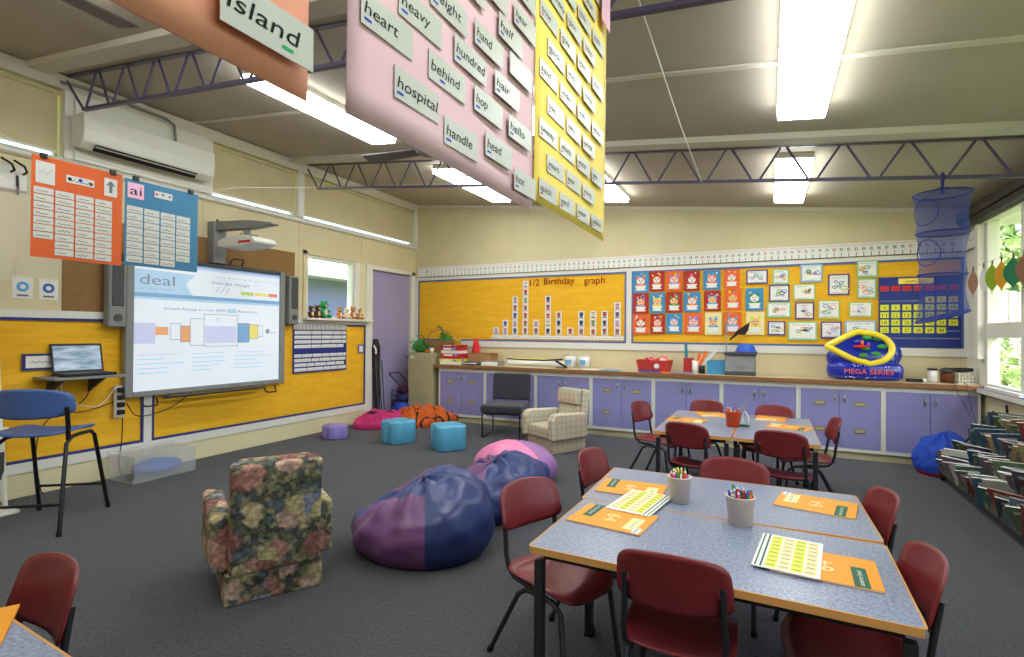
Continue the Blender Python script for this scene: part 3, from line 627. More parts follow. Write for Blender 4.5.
M['cardblue'] = mat('blue_card', (66, 140, 184), .7); M['carddred'] = mat('dark_red_card', (176, 48, 36), .7); M['cardor'] = mat('orange_card', (232, 104, 44), .7); M['cardcr'] = mat('cream_card', (240, 224, 160), .7)
cats = [(48, 155, 107, 230, 'cardblue'), (110, 152, 162, 224, 'carddred'), (168, 152, 230, 222, 'cardor'), (236, 152, 292, 222, 'carddred'), (305, 150, 368, 218, 'cardblue'), (380, 146, 438, 212, 'cardor'),
        (50, 232, 105, 306, 'carddred'), (110, 230, 165, 304, 'cardblue'), (170, 228, 228, 302, 'carddred'), (234, 229, 296, 300, 'cardblue'), (308, 224, 370, 296, 'carddred'), (382, 216, 445, 292, 'cardor'), (460, 214, 525, 295, 'cardblue'),
        (48, 308, 107, 382, 'cardor'), (112, 308, 165, 380, 'carddred'), (170, 306, 228, 378, 'cardblue'), (236, 304, 304, 380, 'cardor'), (312, 302, 372, 384, 'cardcr'), (380, 300, 445, 380, 'cardor'), (462, 300, 528, 384, 'cardcr')]
cn = {'cardblue': 'blue', 'carddred': 'dark red', 'cardor': 'orange', 'cardcr': 'cream'}
rowi = [('top', 0, 6), ('middle', 6, 13), ('bottom', 13, 20)]
for nm, i0, i1 in rowi:
    for i in range(i0, i1):
        c = cats[i]; artwork(c[:4], c[4], 'cat', 'childs cat in a bowl painting on %s card, %s of the %s row' % (cn[c[4]], ordn[i - i0], nm), 'cat paintings on the golden board', idx=i)
M['bpurp'] = mat('purple_card_border', (96, 70, 130), .7); M['bgreen'] = mat('pale_green_card_border', (150, 200, 140), .7); M['bolive'] = mat('olive_card_border', (190, 190, 90), .7); M['bblue'] = mat('pale_blue_card_border', (140, 180, 206), .7)
drs = [(462, 148, 541, 197, 'bpurp', 'small purple bordered crayon drawing highest beside the cat paintings'), (558, 145, 618, 198, 'bgreen', 'green bordered drawing next to the highest purple bordered one'),
       (545, 202, 620, 262, 'bpurp', 'purple bordered drawing just below the small green bordered one'), (632, 198, 715, 257, 'bolive', 'olive bordered drawing beneath the pale blue bordered sheet'),
       (538, 265, 625, 320, 'bgreen', 'green bordered drawing in the third row beside the blue cat painting'), (640, 265, 710, 327, 'bpurp', 'purple bordered drawing at the centre of the drawings'),
       (540, 333, 604, 386, 'bpurp', 'purple bordered drawing lowest next to the cream cat painting'), (614, 335, 720, 404, 'bgreen', 'wide green bordered drawing lowest in the group'),
       (660, 128, 740, 190, 'bblue', 'pale blue bordered drawing high under the red seventy'), (723, 257, 804, 325, 'bolive', 'olive bordered drawing with blue water in the third row'),
       (733, 335, 810, 397, 'bpurp', 'purple bordered colourful drawing above the inflatable'), (760, 163, 838, 238, 'bpurp', 'large purple bordered drawing of a blue boat'),
       (865, 113, 942, 172, 'bgreen', 'green bordered drawing touching the number line'), (866, 180, 936, 250, 'bgreen', 'green bordered drawing of a blue house beside the calendar'),
       (835, 263, 922, 320, 'bolive', 'pale olive bordered drawing beside the calendar weekdays'), (822, 332, 935, 395, 'bblue', 'large white drawing partly behind the inflatable')]
for i, dd in enumerate(drs): artwork(dd[:4], dd[4], 'draw', dd[5], 'crayon drawings on the golden board', idx=100 + i)

# calendar pocket chart
t = thing('calendar_chart', 'deep blue pocket chart calendar with yellow date cards and red weekday cards', 'calendar', (1.17, YB - .001, 1.265)); Q = Plane((0, 0, 0), (1, 0, 0), (0, 0, 1))
M['chartblue'] = mat('chart_blue', (34, 52, 130), .5, .4)
mb = MB(); Q.rect(mb, 0, 0, .77, .82, .03, 'chartblue', .008); mb.build('backing_cloth', t)
mb = MB(); Q.rect(mb, .19, .735, .52, .80, .034, 'inflaty', .003); Q.scribble(mb, .26, .46, .75, .035, .007, .0346, 'inkred', random.Random(2)); mb.build('month_card', t)
for r0 in range(6):
    mb = MB(); Q.rect(mb, .01, .155 + r0 * .087 - .06, .76, .155 + r0 * .087 - .045, .031, 'clear'); mb.build('pocket', t)
for i in range(7):
    mb = MB(); x = .015 + i * .107; Q.rect(mb, x, .655, x + .085, .715, .034, 'red', .003); Q.scribble(mb, x + .012, x + .07, .672, .02, .004, .0346, 'maroon', random.Random(i)); mb.build('weekday_card', t)
dn = 1
for r0 in range(6):
    for c in range(7):
        if (r0 == 0 and c < 4) or (r0 == 5 and c > 2) or (r0 == 5 and c < 2): continue
        if dn > 30: continue
        mb = MB(); x = .015 + c * .107; z = .575 - r0 * .088; Q.rect(mb, x, z - .06, x + .082, z + .008, .034, 'limepaper' if r0 else 'inflaty', .003)
        Q.text(mb, str(dn), x + .041, z - .045, .05, .0346, 'ink', width=.045 if dn > 9 else .02, align='c'); mb.build('date_card', t); dn += 1

# timetable poster on the left board
t = thing('word_chart_poster', 'blue poster of white word strips pinned below the small window', 'poster', (XL + .001, 4.89, .84)); Q = Plane((0, 0, 0), (0, 1, 0), (0, 0, 1))
mb = MB(); Q.rect(mb, 0, 0, .96, .57, .03, 'chartblue', .006); Q.rect(mb, 0, .575, .62 + .34, .665, .03, 'inkgrey', .004)
for i in range(40): Q.rect(mb, .01 + i * .0238, .58, .022 + i * .0238, .66, .031, 'paper')
mb.build('backing', t)
rr = random.Random(5); mb = MB()
for r0 in range(9):
    if r0 == 4: continue
    x = .02; z = .515 - r0 * .0615
    while x < .93:
        w_ = min(rr.choice([.12, .2, .28, .16]), .945 - x)
        if w_ < .05: break
        Q.rect(mb, x, z, x + w_, z + .042, .033, 'paper', .002); Q.scribble(mb, x + .012, x + w_ - .012, z + .012, .016, .003, .0335, 'inkgrey', rr); x += w_ + .012
mb.build('word_strips', t)
b = MB(); PL.rect(b, 6.10, 1.07, 6.22, 1.20, .028, 'cobalt', .004); PL.rect(b, 6.12, 1.09, 6.20, 1.18, .029, 'paper'); tag(b.build('switch_label'), 'little blue edged notice near the door end of the golden board', 'notice')
b = MB(); PL.rect(b, 2.13, 1.05, 2.45, 1.19, .026, 'navy', .004); PL.rect(b, 2.155, 1.07, 2.45, 1.17, .028, 'paper', .001); PL.scribble(b, 2.18, 2.4, 1.11, .03, .005, .029, 'inkgrey'); tag(b.build('name_plaque'), 'navy edged plaque partly behind the laptop', 'plaque')
for i, (y, lb, c) in enumerate(((2.07, 'square notice with a pale blue drop shape above the laptop', 'skyblue'), (2.245, 'square notice with a round blue emblem above the laptop', 'blue'))):
    b = MB(); PL.rect(b, y, 1.65, y + .135, 1.83, .004, 'paper', .003); PL.disc(b, y + .067, 1.75, .042, .005, c, 16); PL.disc(b, y + .067, 1.75, .02, .006, 'paper', 12); PL.rect(b, y + .03, 1.67, y + .105, 1.685, .005, 'inkgrey'); tag(b.build('wall_notice'), lb, 'notice', 'notices above the laptop')

# ================================================================== INTERACTIVE WHITEBOARD WALL
t = thing('interactive_whiteboard', 'large interactive whiteboard showing a projected web page', 'whiteboard', (XL + .03, 2.87, .745)); W_, H_ = 1.83, 1.39
Q = Plane((0, 0, 0), (0, 1, 0), (0, 0, 1))
mb = MB(); Q.rect(mb, .02, .02, W_ - .02, H_ - .02, .05, 'grey', .045); mb.build('back_panel', t)
for nm, bx in (('frame_side', (0, 0, .075, H_)), ('frame_side', (W_ - .075, 0, W_, H_))):
    mb = MB(); Q.rect(mb, *bx, .075, 'silver' if 0 else 'grey', .07); mb.build(nm, t, bevel=.012)
mb = MB(); Q.rect(mb, .075, H_ - .045, W_ - .075, H_, .07, 'darkgrey', .065); mb.build('frame_top', t, bevel=.008)
mb = MB(); Q.rect(mb, .075, 0, W_ - .075, .05, .07, 'grey', .065); mb.build('frame_bottom', t, bevel=.008)
mb = MB(); x0, x1, y0, y1 = .078, W_ - .078, .052, H_ - .047; Q.rect(mb, x0, y0, x1, y1, .055, 'screen', .004); sc_ = mb.build('screen', t)
sw, sh = x1 - x0, y1 - y0
mb = MB(); h = .0558
def SR(a0, b0, a1, b1, m, hh=h): Q.rect(mb, x0 + a0 * sw, y0 + b0 * sh, x0 + a1 * sw, y0 + b1 * sh, hh, m)
def ST(s_, a, b_, size, m, width=None, al='l'): Q.text(mb, s_, x0 + a * sw, y0 + b_ * sh, size, h + .0008, m, width=width * sw if width else None, align=al)
SR(0, .97, 1, 1, 'scr_blue2'); SR(.35, .965, 1, .985, 'scr_pale', h + .0003)
SR(0, .72, 1, .75, 'scr_blue2', h + .0002); SR(0, .70, 1, .72, 'scr_blue')
Q.poly(mb, [(x0, y0 + .75 * sh), (x0 + .34 * sw, y0 + .75 * sh), (x0 + .30 * sw, y0 + .84 * sh), (x0 + .36 * sw, y0 + .92 * sh), (x0, y0 + .93 * sh)], h, 'scr_blue')
ST('deal', .03, .815, .145, 'scr_line', .20); ST('p r o g r a m s', .035, .777, .026, 'scr_line', .19)
ST('merge wyge', .47, .86, .055, 'scr_line', .28)
for k in range(3): Q.line(mb, [(x0 + (.5 + .035 * k) * sw, y0 + .79 * sh), (x0 + (.525 + .035 * k) * sw, y0 + .84 * sh)], .006, h + .001, 'scr_line')
SR(.68, .785, .78, .815, 'scr_green'); SR(.79, .785, .90, .815, 'scr_yel'); SR(.905, .785, .98, .815, 'scr_red')
ST('Instant Access to over 8000', .17, .625, .045, 'scr_line', .40); ST('Resources', .66, .625, .045, 'scr_line', .15); SR(.58, .62, .65, .655, 'scr_blue')
SR(.0, .36, .12, .52, 'scr_pale'); SR(.12, .425, .195, .49, 'scr_or', h + .0003)
def fr(a0, b0, a1, b1, m='scr_line', fill=None):
    if fill: SR(a0, b0, a1, b1, fill, h + .0003)
    q = .003
    Q.line(mb, [(x0 + a * sw, y0 + b_ * sh) for a, b_ in ((a0, b0), (a1, b0), (a1, b1), (a0, b1), (a0, b0))], q * 2, h + .0006, m)
fr(.21, .39, .27, .52); fr(.27, .37, .33, .50, fill='scr_or'); fr(.33, .34, .42, .56); fr(.42, .33, .66, .60); fr(.43, .36, .65, .50, 'scr_pale', 'scr_pale'); fr(.66, .36, .75, .53, 'scr_line', 'scr_blue2'); fr(.75, .39, .82, .52, fill='scr_yel'); fr(.82, .41, .86, .51)
ST('1,2', .50, .545, .05, 'scr_line'); Q.disc(mb, x0 + .90 * sw, y0 + .46 * sh, .03, h + .0004, 'scr_line', 12); ST('axis', .925, .44, .05, 'scr_line')
for r0 in range(5):
    rr = random.Random(r0)
    for (a0, a1) in ((.02, .30), (.34, .58), (.63, .97)):
        z_ = .27 - r0 * .035; SR(a0, z_, a0 + (a1 - a0) * rr.uniform(.5, 1), z_ + .008, 'scr_blue' if r0 else 'scr_pale')
for k in range(12): SR(.5 + .04 * k, .915, .525 + .04 * k, .925, 'scr_blue', h + .0004)
mb.build('web_page', sc_)
mb = MB(); mb.prism([(0, 0), (.14, .03), (.14, .045), (0, .035)], .35, 1.45, 'darkgrey', (.075, 0, -.045), (1, 0, 0), (0, 0, 1), (0, 1, 0)); mb.build('pen_tray', t, bevel=.004)
for yy, zz, sg in ((.22, -.02, -1), (1.62, -.02, -1), (1.15, H_, 1)):
    mb = MB(); mb.tube([(.05, yy - .07, zz), (.07, yy - .07, zz + sg * .05), (.10, yy - .05, zz + sg * .075), (.10, yy + .06, zz + sg * .075), (.07, yy + .08, zz + sg * .05), (.05, yy + .08, zz)], .008, 'black', 8); mb.build('wire_handle', t)
for y0_, lb in ((2.71, 'grey wall speaker between the laptop and the whiteboard'), (4.74, 'grey wall speaker on the window side of the whiteboard')):
    t = thing('wall_speaker', lb, 'speaker', (XL + .03, y0_, 1.42 if y0_ < 3 else 1.48), 0, 'whiteboard speakers')
    mb = MB(); mb.box(0, .10, 0, .155, 0, .62, 'grey'); mb.build('cabinet', t, bevel=.02)
    mb = MB(); mb.box(.1, .108, .028, .127, .2, .60, 'darkgrey'); mb.build('grille', t, bevel=.01)
    mb = MB(); mb.tube([(.1, .078, .09), (.112, .078, .09)], .035, 'darkgrey', 16); mb.build('volume_dial', t)
# projector on its wall arm
t = thing('wall_mount', 'grey projector arm reaching out above the whiteboard', 'projector arm', (XL + .012, 3.80, 2.14))
mb = MB(); mb.box(0.001, .11, -.075, .075, 0, .46, 'grey'); mb.build('column', t, bevel=.006)
mb = MB(); mb.prism([(.08, .46), (.08, .36), (.62, .34), (.98, .355), (.98, .375), (.62, .43)], -.05, .05, 'grey', u=(1, 0, 0), v=(0, 0, 1), w=(0, 1, 0)); mb.build('boom', t, bevel=.006)
mb = MB(); mb.tube([(.55, 0, .34), (.55, 0, .28)], .035, 'grey', 12); mb.box(.45, .65, -.06, .06, .265, .28, 'grey'); mb.build('bracket', t)
mb = MB(); mb.tube([(.06, 0, .461), (.06, 0, .49)], .012, 'black', 8); mb.build('knob', t)
t = thing('projector', 'white short throw projector hanging under the grey arm', 'projector', (XL + .56, 3.80, 2.30))
mb = MB(); mb.prism([(-.30, 0), (-.28, .06), (-.12, .10), (.1, .10), (.26, .07), (.30, .03), (.28, .0), (.1, -.02), (-.2, -.02)], -.14, .14, 'white', u=(1, 0, 0), v=(0, 0, 1), w=(0, 1, 0)); mb.build('case', t, bevel=.015)
mb = MB(); mb.box(-.301, -.26, -.08, .08, .01, .05, 'darkgrey'); mb.build('mirror_window', t)
mb = MB(); mb.box(.05, .24, -.1405, -.142, .01, .035, 'red'); mb.build('red_trim', t)
mb = MB(); mb.tube([(-.1, .02, .10), (-.12, .02, .15), (-.2, .04, .13), (-.24, .03, .09)], .006, 'black', 6); mb.build('lead', t)

# laptop, its shelf, power strip, cables
t = thing('wall_shelf', 'small grey wall bracket shelf under the laptop', 'shelf', (XL + .03, 2.46, .975))
mb = MB(); mb.box(0, .36, -.26, .27, 0, .022, 'grey'); mb.build('shelf_board', t, bevel=.004)
for y in (-.15, .15):
    mb = MB(); mb.prism([(0, 0), (.28, 0), (0, -.14)], y - .01, y + .01, 'darkgrey', u=(1, 0, 0), v=(0, 0, 1), w=(0, 1, 0)); mb.build('bracket', t)
t = thing('laptop', 'open black laptop on the small wall shelf', 'laptop', (XL + .22, 2.49, .998)); t.rotation_euler = (0, 0, R(-4))
mb = MB(); mb.box(-.12, .13, -.19, .19, 0, .024, 'black'); base_ = mb.build('base', t, bevel=.005)
mb = MB(); mb.box(-.09, .03, -.165, .165, .0245, .026, 'darkgrey'); mb.build('keyboard', base_)
Tm = Matrix.Translation((-.12, 0, .02)) @ Matrix.Rotation(R(-14), 4, 'Y')
mb = MB(); mb.box(-.008, .006, -.19, .19, 0, .26, 'black', Tm); lid_ = mb.build('lid', t, bevel=.004)
M['lapscr'] = mat('laptop_picture', (90, 120, 150), .3, emit=.35, c2=(196, 206, 214), scale=16, stretch=(1, .4, 2)); M['lapscr'].node_tree.nodes['Principled BSDF'].inputs['Emission Color'].default_value = lin((120, 150, 180)) + (1,)
mb = MB(); mb.box(.0065, .0075, -.172, .172, .02, .238, 'lapscr', Tm); mb.build('display', lid_)
t = thing('power_strip', 'white upright power strip with black plugs beneath the whiteboard corner', 'power strip', (XL + .03, 2.85, .565))
mb = MB(); mb.box(0, .03, -.045, .045, 0, .3, 'white'); mb.build('body', t, bevel=.006)
for z in (.03, .1, .17, .24):
    mb = MB(); mb.box(.031, .07, -.028, .028, z, z + .045, 'black'); mb.build('plug', t, bevel=.006)
def cable(name, pts, label, m='black', r=.005):
    P = [Vector(p) for p in pts]; out = []
    for i in range(len(P) - 1):
        p0, p1, p2, p3 = P[max(i - 1, 0)], P[i], P[i + 1], P[min(i + 2, len(P) - 1)]
        for k in range(6):
            s_ = k / 6; out.append(.5 * ((2 * p1) + (-p0 + p2) * s_ + (2 * p0 - 5 * p1 + 4 * p2 - p3) * s_ ** 2 + (-p0 + 3 * p1 - 3 * p2 + p3) * s_ ** 3))
    out.append(P[-1]); mb = MB(); mb.tube(out, r, m, 6)
    return tag(mb.build(name), label, 'cable')
X0 = XL + .06
cable('power_cable', [(X0 + .1, 2.30, .97), (X0, 2.26, .8), (X0, 2.5, .66), (X0 + .03, 2.78, .72)], 'black cable looping from the laptop shelf to the power strip')
cable('power_cable', [(X0 + .1, 2.55, .97), (X0, 2.60, .85), (X0 + .02, 2.52, .74), (X0 - .01, 2.3, .62), (X0, 2.22, .4), (X0, 2.25, .06), (X0 + .02, 2.27, .005)], 'black cable hanging from the shelf down to the floor')
cable('power_cable', [(X0 + .05, 2.88, .70), (X0 + .04, 3.0, .56), (X0 + .02, 3.3, .60), (X0, 3.55, .745)], 'black cable sagging beneath the whiteboard')
cable('power_cable', [(X0 + .03, 2.86, .56), (X0, 2.87, .35), (X0, 2.85, .1), (X0 + .03, 2.88, .006)], 'black cable dropping from the power strip to the floor')
cable('white_cable', [(X0 + .08, 2.35, .96), (X0 + .02, 2.42, .78), (X0 + .04, 2.65, .70), (X0 + .04, 2.80, .88)], 'white cable looping under the laptop shelf', 'white', .005)

# clear storage box
t = thing('storage_tub', 'clear plastic tub with blue cloth on the floor under the whiteboard', 'storage box', (-5.33, 3.05, 0), R(2))
mb = MB()
for (a0, a1, b0, b1) in ((-.19, .19, -.29, -.285), (-.19, .19, .285, .29), (-.19, -.185, -.285, .285), (.185, .19, -.285, .285)): mb.box(a0, a1, b0, b1, .005, .24, 'clear')
mb.box(-.19, .19, -.29, .29, 0, .005, 'clear'); mb.build('tub', t)
mb = MB(); mb.box(-.205, .205, -.305, .305, .242, .258, 'clear'); mb.build('lid', t, bevel=.006)
t = thing('folded_cloth', 'blue cloth bundle inside the clear plastic tub', 'cloth', (-5.33, 3.05, .008), R(2)); mb = MB()
mb.blob((0, .03, .075), (.15, .22, .075), 'blue', 14, fn=lambda p: p * (1 + .15 * noise.noise(p * 3))); mb.build('bundle', t)

# easel at the edge of the room, cable hooks, clear bag
t = thing('flip_easel', 'white board easel with blue trim standing beside the wall', 'easel', (-5.30, 1.55, 0), R(0))
M['easelw'] = mat('easel_board_white', (214, 220, 220), .3, .5)
mb = MB(); Tm = Matrix.Rotation(R(-7), 4, 'Y'); mb.box(-.02, .0, -.42, .40, .62, 1.52, 'easelw', Tm); mb.build('board', t, bevel=.004)
mb = MB(); mb.box(0.001, .05, -.42, .42, .60, .63, 'white', Tm); mb.build('ledge', t, bevel=.004)
mb = MB(); mb.box(.001, .012, .25, .38, 1.30, 1.42, 'blue', Tm); mb.build('blue_clip', t, bevel=.003)
for y in (-.36, .36):
    mb = MB(); mb.tube([(.0, y, .62), (.09, y, .02)], .018, 'white', 8); mb.build('leg', t)
mb = MB(); mb.box(.02, .06, -.36, .36, .16, .56, 'white'); mb.box(.061, .064, -.3, .36, .25, .46, 'darkgrey'); mb.build('lower_panel', t)
mb = MB(); mb.box(-.05, .20, -.40, .41, 0.0, .03, 'white'); mb.build('foot', t, bevel=.01)
t = thing('cable_rack', 'white hook panel with black leads high on the cream wall', 'hook panel', (XL + .002, 1.95, 2.53))
mb = MB(); mb.box(0, .06, -.2, .19, 0, .2, 'white'); mb.build('panel', t, bevel=.01)
for y in (-.12, -.02, .08, .16):
    mb = MB(); mb.tube([(.06, y, .14), (.12, y, .15), (.13, y - .02, .19), (.06, y - .06, .24)], .009, 'black', 6); mb.build('hook', t)
mb = MB(); mb.tube([(.062, .12, .12), (.075, .12, .0), (.075, .12, -.04)], .009, 'black', 6); mb.build('hanging_lead', t)
t = thing('clear_bag', 'clear plastic drape hanging at the wall beside the orange word sheet', 'plastic bag', (-4.7, 1.55, 1.75))
mb = MB()
def bagf(u, v):
    a = math.pi * (u - .5); wd = .18 + .22 * math.sin(min(1, (1 - v) * 1.15) * math.pi * .75)
    return (-.05 + .12 * math.cos(a * 3) * (1 - v) * .4, wd * (u - .5) * 2.4 * (1 + .1 * math.sin(v * 9)) - .12 * v + .06 * math.sin(u * 20) * (1 - v), .72 * v + .03 * math.sin(u * 9))
mb.grid(24, 16, bagf, 'film'); mb.build('film', t)

# soft toys on the sill
def toy(name, label, y, z, m, s=1.0, belly='creamfur', x=XL + .01, face=0, lying=False):
    t = thing(name, label, 'soft toy', (x, y, z), face, 'soft toys on the window sill')
    mb = MB(); mb.blob((0, 0, .055 * s), (.045 * s, .042 * s, .058 * s), m, 12); mb.blob((.02 * s, 0, .055 * s), (.03 * s, .03 * s, .042 * s), belly, 10)
    for sy in (-1, 1):
        mb.blob((.045 * s, sy * .04 * s, .022 * s), (.04 * s, .02 * s, .02 * s), m, 8); mb.blob((.02 * s, sy * .05 * s, .075 * s), (.017 * s, .03 * s, .016 * s), m, 8)
    mb.build('body', t)
    mb = MB(); c = Vector((.01 * s, 0, .135 * s)); mb.blob(c, (.038 * s, .042 * s, .036 * s), m, 12); mb.blob(c + Vector((.034 * s, 0, -.008 * s)), (.018 * s, .02 * s, .014 * s), belly, 8)
    for sy in (-1, 1):
        mb.blob(c + Vector((0, sy * .034 * s, .032 * s)), (.009 * s, .015 * s, .015 * s), m, 8); mb.blob(c + Vector((.034 * s, sy * .016 * s, .008 * s)), .005 * s, 'black', 6)
    mb.blob(c + Vector((.052 * s, 0, -.004 * s)), .006 * s, 'black', 6); mb.build('head', t)
for i, (y, m, s_, lb) in enumerate(((5.20, 'brown', .85, 'dark brown soft toy at the whiteboard end of the sill'), (5.31, 'brown', .95, 'brown soft toy beside the green bear'), (5.42, 'greenfur', 1.25, 'bright green teddy bear sitting on the window sill'),
        (5.72, 'tan', .9, 'tan soft toy with pale belly just past the green bear'), (5.86, 'creamfur', .85, 'cream soft toy in the middle of the tan ones'), (5.99, 'tan', 1.0, 'tan soft toy second from the door'), (6.12, 'tan', .9, 'tan soft toy nearest the mauve door'))):
    toy('teddy_bear' if m == 'greenfur' else 'soft_toy', lb, y, 1.576, m, s_ * 1.08)

# ================================================================== WORD SHEETS ON CORDS
def word_sheet(o, u, wd, ht, m, name, label, loc):
    t = thing(name, label, 'word chart', loc, 0); Q = Plane((0, 0, 0), u, (0, 0, 1))
    mb = MB()
    mb.grid(16, 24, lambda a, b_: Q.p(a * wd, b_ * ht, .004 * math.sin(a * 5 + b_ * 3) * (1 - b_)), m); mb.build('card_sheet', t, solid=.002)
    return t, Q
def word_card(t, Q, txt, a, b_, w_, hh, first, cm='inkblue', off=.007, rot=0):
    P_ = Plane(Q.p(a, b_, off), Q.u * math.cos(rot) + Q.v * math.sin(rot), -Q.u * math.sin(rot) + Q.v * math.cos(rot)); mb = MB()
    P_.rect(mb, 0, 0, w_, hh, 0, 'card', .0015); c = mb.build('word_card', t)
    mb = MB(); n_ = max(3, len(txt)); P_.text(mb, txt, w_ * .05, hh * .35, hh * .54, .0006, 'ink', width=min(w_ * .9, w_ * .125 * n_), shear=.15)
    i = txt.find(first) if first else -1
    if i >= 0: x_ = w_ * (.05 + i * .115); P_.rect(mb, x_, hh * .16, x_ + w_ * .13, hh * .23, .0006, cm)
    mb.build('handwriting', c)
SX = -.55
# pink
t, Q = word_sheet(None, (0, 1, 0), .668, 1.12, 'pink_sheet', 'pink_word_sheet', 'pale pink hanging sheet of white word cards reading heart hospital handle', (SX, .573, 1.715))
pk = [('heart', 357.5, 22.7), ('hospital', 391.2, 96.9), ('handle', 441.2, 143.3), ('head', 482.9, 155), ('hot', 511.8, 189), ('behind', 425.5, 77.9), ('hop', 471.6, 109.6), ('hello', 506.3, 136), ('hundred', 451.5, 60.3), ('hair', 492.4, 92.5),
      ('', 507.4, 73), ('heavy', 395.6, 13.9), ('height', 427.7, 4.4), ('hand', 472.3, 43.1), ('half', 496.4, 34.7), ('hear', 511.8, 22.7), ('here', 450, -24), ('house', 478, -14), ('had', 500, -30), ('happy', 512, -10)]
for txt, px, py in pk:
    q = at(px, py, 'x', SX); word_card(t, Q, txt, q.y - .573, q.z - 1.715, .125, .052, 'h')
for a, b_, txt in ((.03, .62, 'high'), (.2, .60, 'hill'), (.36, .64, 'him'), (.05, .72, 'hope'), (.25, .74, 'hurt'), (.42, .76, 'his')): word_card(t, Q, txt, a, b_ + .1, .125, .052, 'h')
# yellow
t, Q = word_sheet(None, (0, 1, 0), .655, 1.12, 'yellow_sheet', 'yellow_word_sheet', 'yellow hanging sheet crowded with staggered white word cards', (SX, 1.246, 1.742))
yw = [['quick', 'yard', 'water', 'yellow'], ['yours', 'your', 'young'], ['twenty', 'which', 'water', 'yes'], ['use', 'very', 'until'], ['said', 'under', 'walk', 'white'], ['quick', 'work', 'using'], ['once', 'quiz', 'want', 'year'],
      ['quantity', 'upon', 'video'], ['quiet', 'quilt', 'went', 'yell'], ['queen', 'quest', 'value'], ['quite', 'quack', 'when', 'yet'], ['quote', 'under', 'vase']]
for r0, ws in enumerate(yw):
    for k, txt in enumerate(ws):
        a = (.02 if r0 % 2 == 0 else .075) + k * .152; word_card(t, Q, txt, a, .018 + r0 * .0795, .128, .048, txt[0], 'inkred', off=.007, rot=0)
t_ = tag((lambda mb: (Plane((SX, 1.78, 2.50), (0, 1, 0), (0, 0, 1)).rect(mb, 0, 0, .1, .3, .022, 'pinkcard', .002), mb.build('pink_tag_card'))[1])(MB()), 'pink card strip at the far top corner of the yellow word sheet', 'card')
# salmon
t, Q = word_sheet(None, (0, 1, 0), .64, 1.12, 'salmon_sheet', 'salmon_word_sheet', 'salmon orange hanging sheet with the word island', (SX, -.135, 1.705))
P0 = at(213, 22, 'x', SX); word_card(t, Q, 'island', P0.y + .135 + 0, P0.z - 1.705, .13, .056, 'd', 'inkgreen', off=.012)
for a, b_, txt in ((.44, .145, 'into'), (.3, .17, 'inside'), (.16, .10, 'idea'), (.02, .16, 'if'), (.35, .25, 'ill'), (.1, .26, 'inch')): word_card(t, Q, txt, a + .06, b_, .13, .056, 'i', 'inkgreen')
# clips holding the three to the cord
for y in (.62, 1.15, 1.30, 1.82, .03, .45):
    mb = MB(); mb.box(SX - .014, SX + .012, y - .012, y + .012, 2.795, 2.845, 'black'); tag(mb.build('bulldog_clip', bevel=.003), 'black clip gripping a word sheet to the cord', 'clip', 'black clips on the hanging cord')
# left pair
LX = -4.15
def small_sheet(y0, z0, wd, ht, m, name, label, ncol, nrow, skip, extra):
    t = thing(name, label, 'word chart', (LX, y0, z0)); Q = Plane((0, 0, 0), (0, 1, 0), (0, 0, 1)); mb = MB(); Q.rect(mb, 0, 0, wd, ht, 0, m, .002); mb.build('card_sheet', t); rr = random.Random(len(name))
    cw = (wd - .09) / ncol
    for c in range(ncol):
        for r0 in range(nrow):
            if (c, r0) in skip: continue
            mb = MB(); a, b_ = .012 + c * (cw + .006), ht * .70 - (r0 + 1) * (ht * .66 / nrow) - .002 * c; Q.rect(mb, a, b_, a + cw - .004, b_ + ht * .66 / nrow - .006, .003, 'card', .002)
            Q.scribble(mb, a + .012, a + cw * rr.uniform(.55, .85), b_ + .012, .014, .003, .0036, 'ink', rr); mb.build('word_card', t)
    extra(t, Q); return t
def ex_o(t, Q):
    mb = MB(); Q.rect(mb, .02, .47, .12, .61, .003, 'card', .002); Q.scribble(mb, .035, .105, .53, .05, .002, .0036, 'inkgrey'); mb.build('line_drawing', t)
    mb = MB(); Q.rect(mb, .18, .51, .34, .56, .003, 'card', .002); Q.disc(mb, .2, .535, .012, .0036, 'ink'); Q.disc(mb, .26, .54, .012, .0036, 'inkblue'); Q.disc(mb, .32, .53, .012, .0036, 'brown'); Q.scribble(mb, .21, .31, .52, .02, .003, .0036, 'ink'); mb.build('picture_strip', t)
    mb = MB(); Q.rect(mb, .40, .475, .48, .60, .003, 'card', .002)
    Q.poly(mb, [(.43, .50), (.45, .50), (.45, .55), (.47, .55), (.44, .585), (.41, .55), (.43, .55)], .0036, 'inkgrey'); mb.build('arrow_card', t)
def ex_b(t, Q):
    mb = MB(); Q.rect(mb, .015, .49, .125, .60, .003, 'pinkcard', .002); Q.text(mb, 'ai', .03, .515, .09, .0036, 'ink', width=.08); mb.build('sound_card', t)
    mb = MB(); Q.rect(mb, .20, .53, .33, .58, .003, 'card', .002); Q.disc(mb, .215, .555, .01, .0036, 'red'); Q.disc(mb, .26, .56, .01, .0036, 'inkgrey'); Q.disc(mb, .31, .555, .01, .0036, 'inkgrey'); mb.build('picture_strip', t)
zb_ = at(30, 256, 'x', LX).z; ya, yb = at(31, 200, 'x', LX).y, at(122, 200, 'x', LX).y
small_sheet(ya, zb_, yb - ya, .645, 'orange_sheet', 'orange_word_sheet', 'bright orange word sheet hanging before the hook panel wall', 4, 9, {(0, 7), (0, 8)}, ex_o)
ya2, yb2 = at(125, 200, 'x', LX).y, at(198, 200, 'x', LX).y
small_sheet(ya2, zb_ + .01, yb2 - ya2, .625, 'blue_sheet', 'blue_word_sheet', 'teal blue ai word sheet hanging before the whiteboard corner', 4, 8, {(3, 7)}, ex_b)
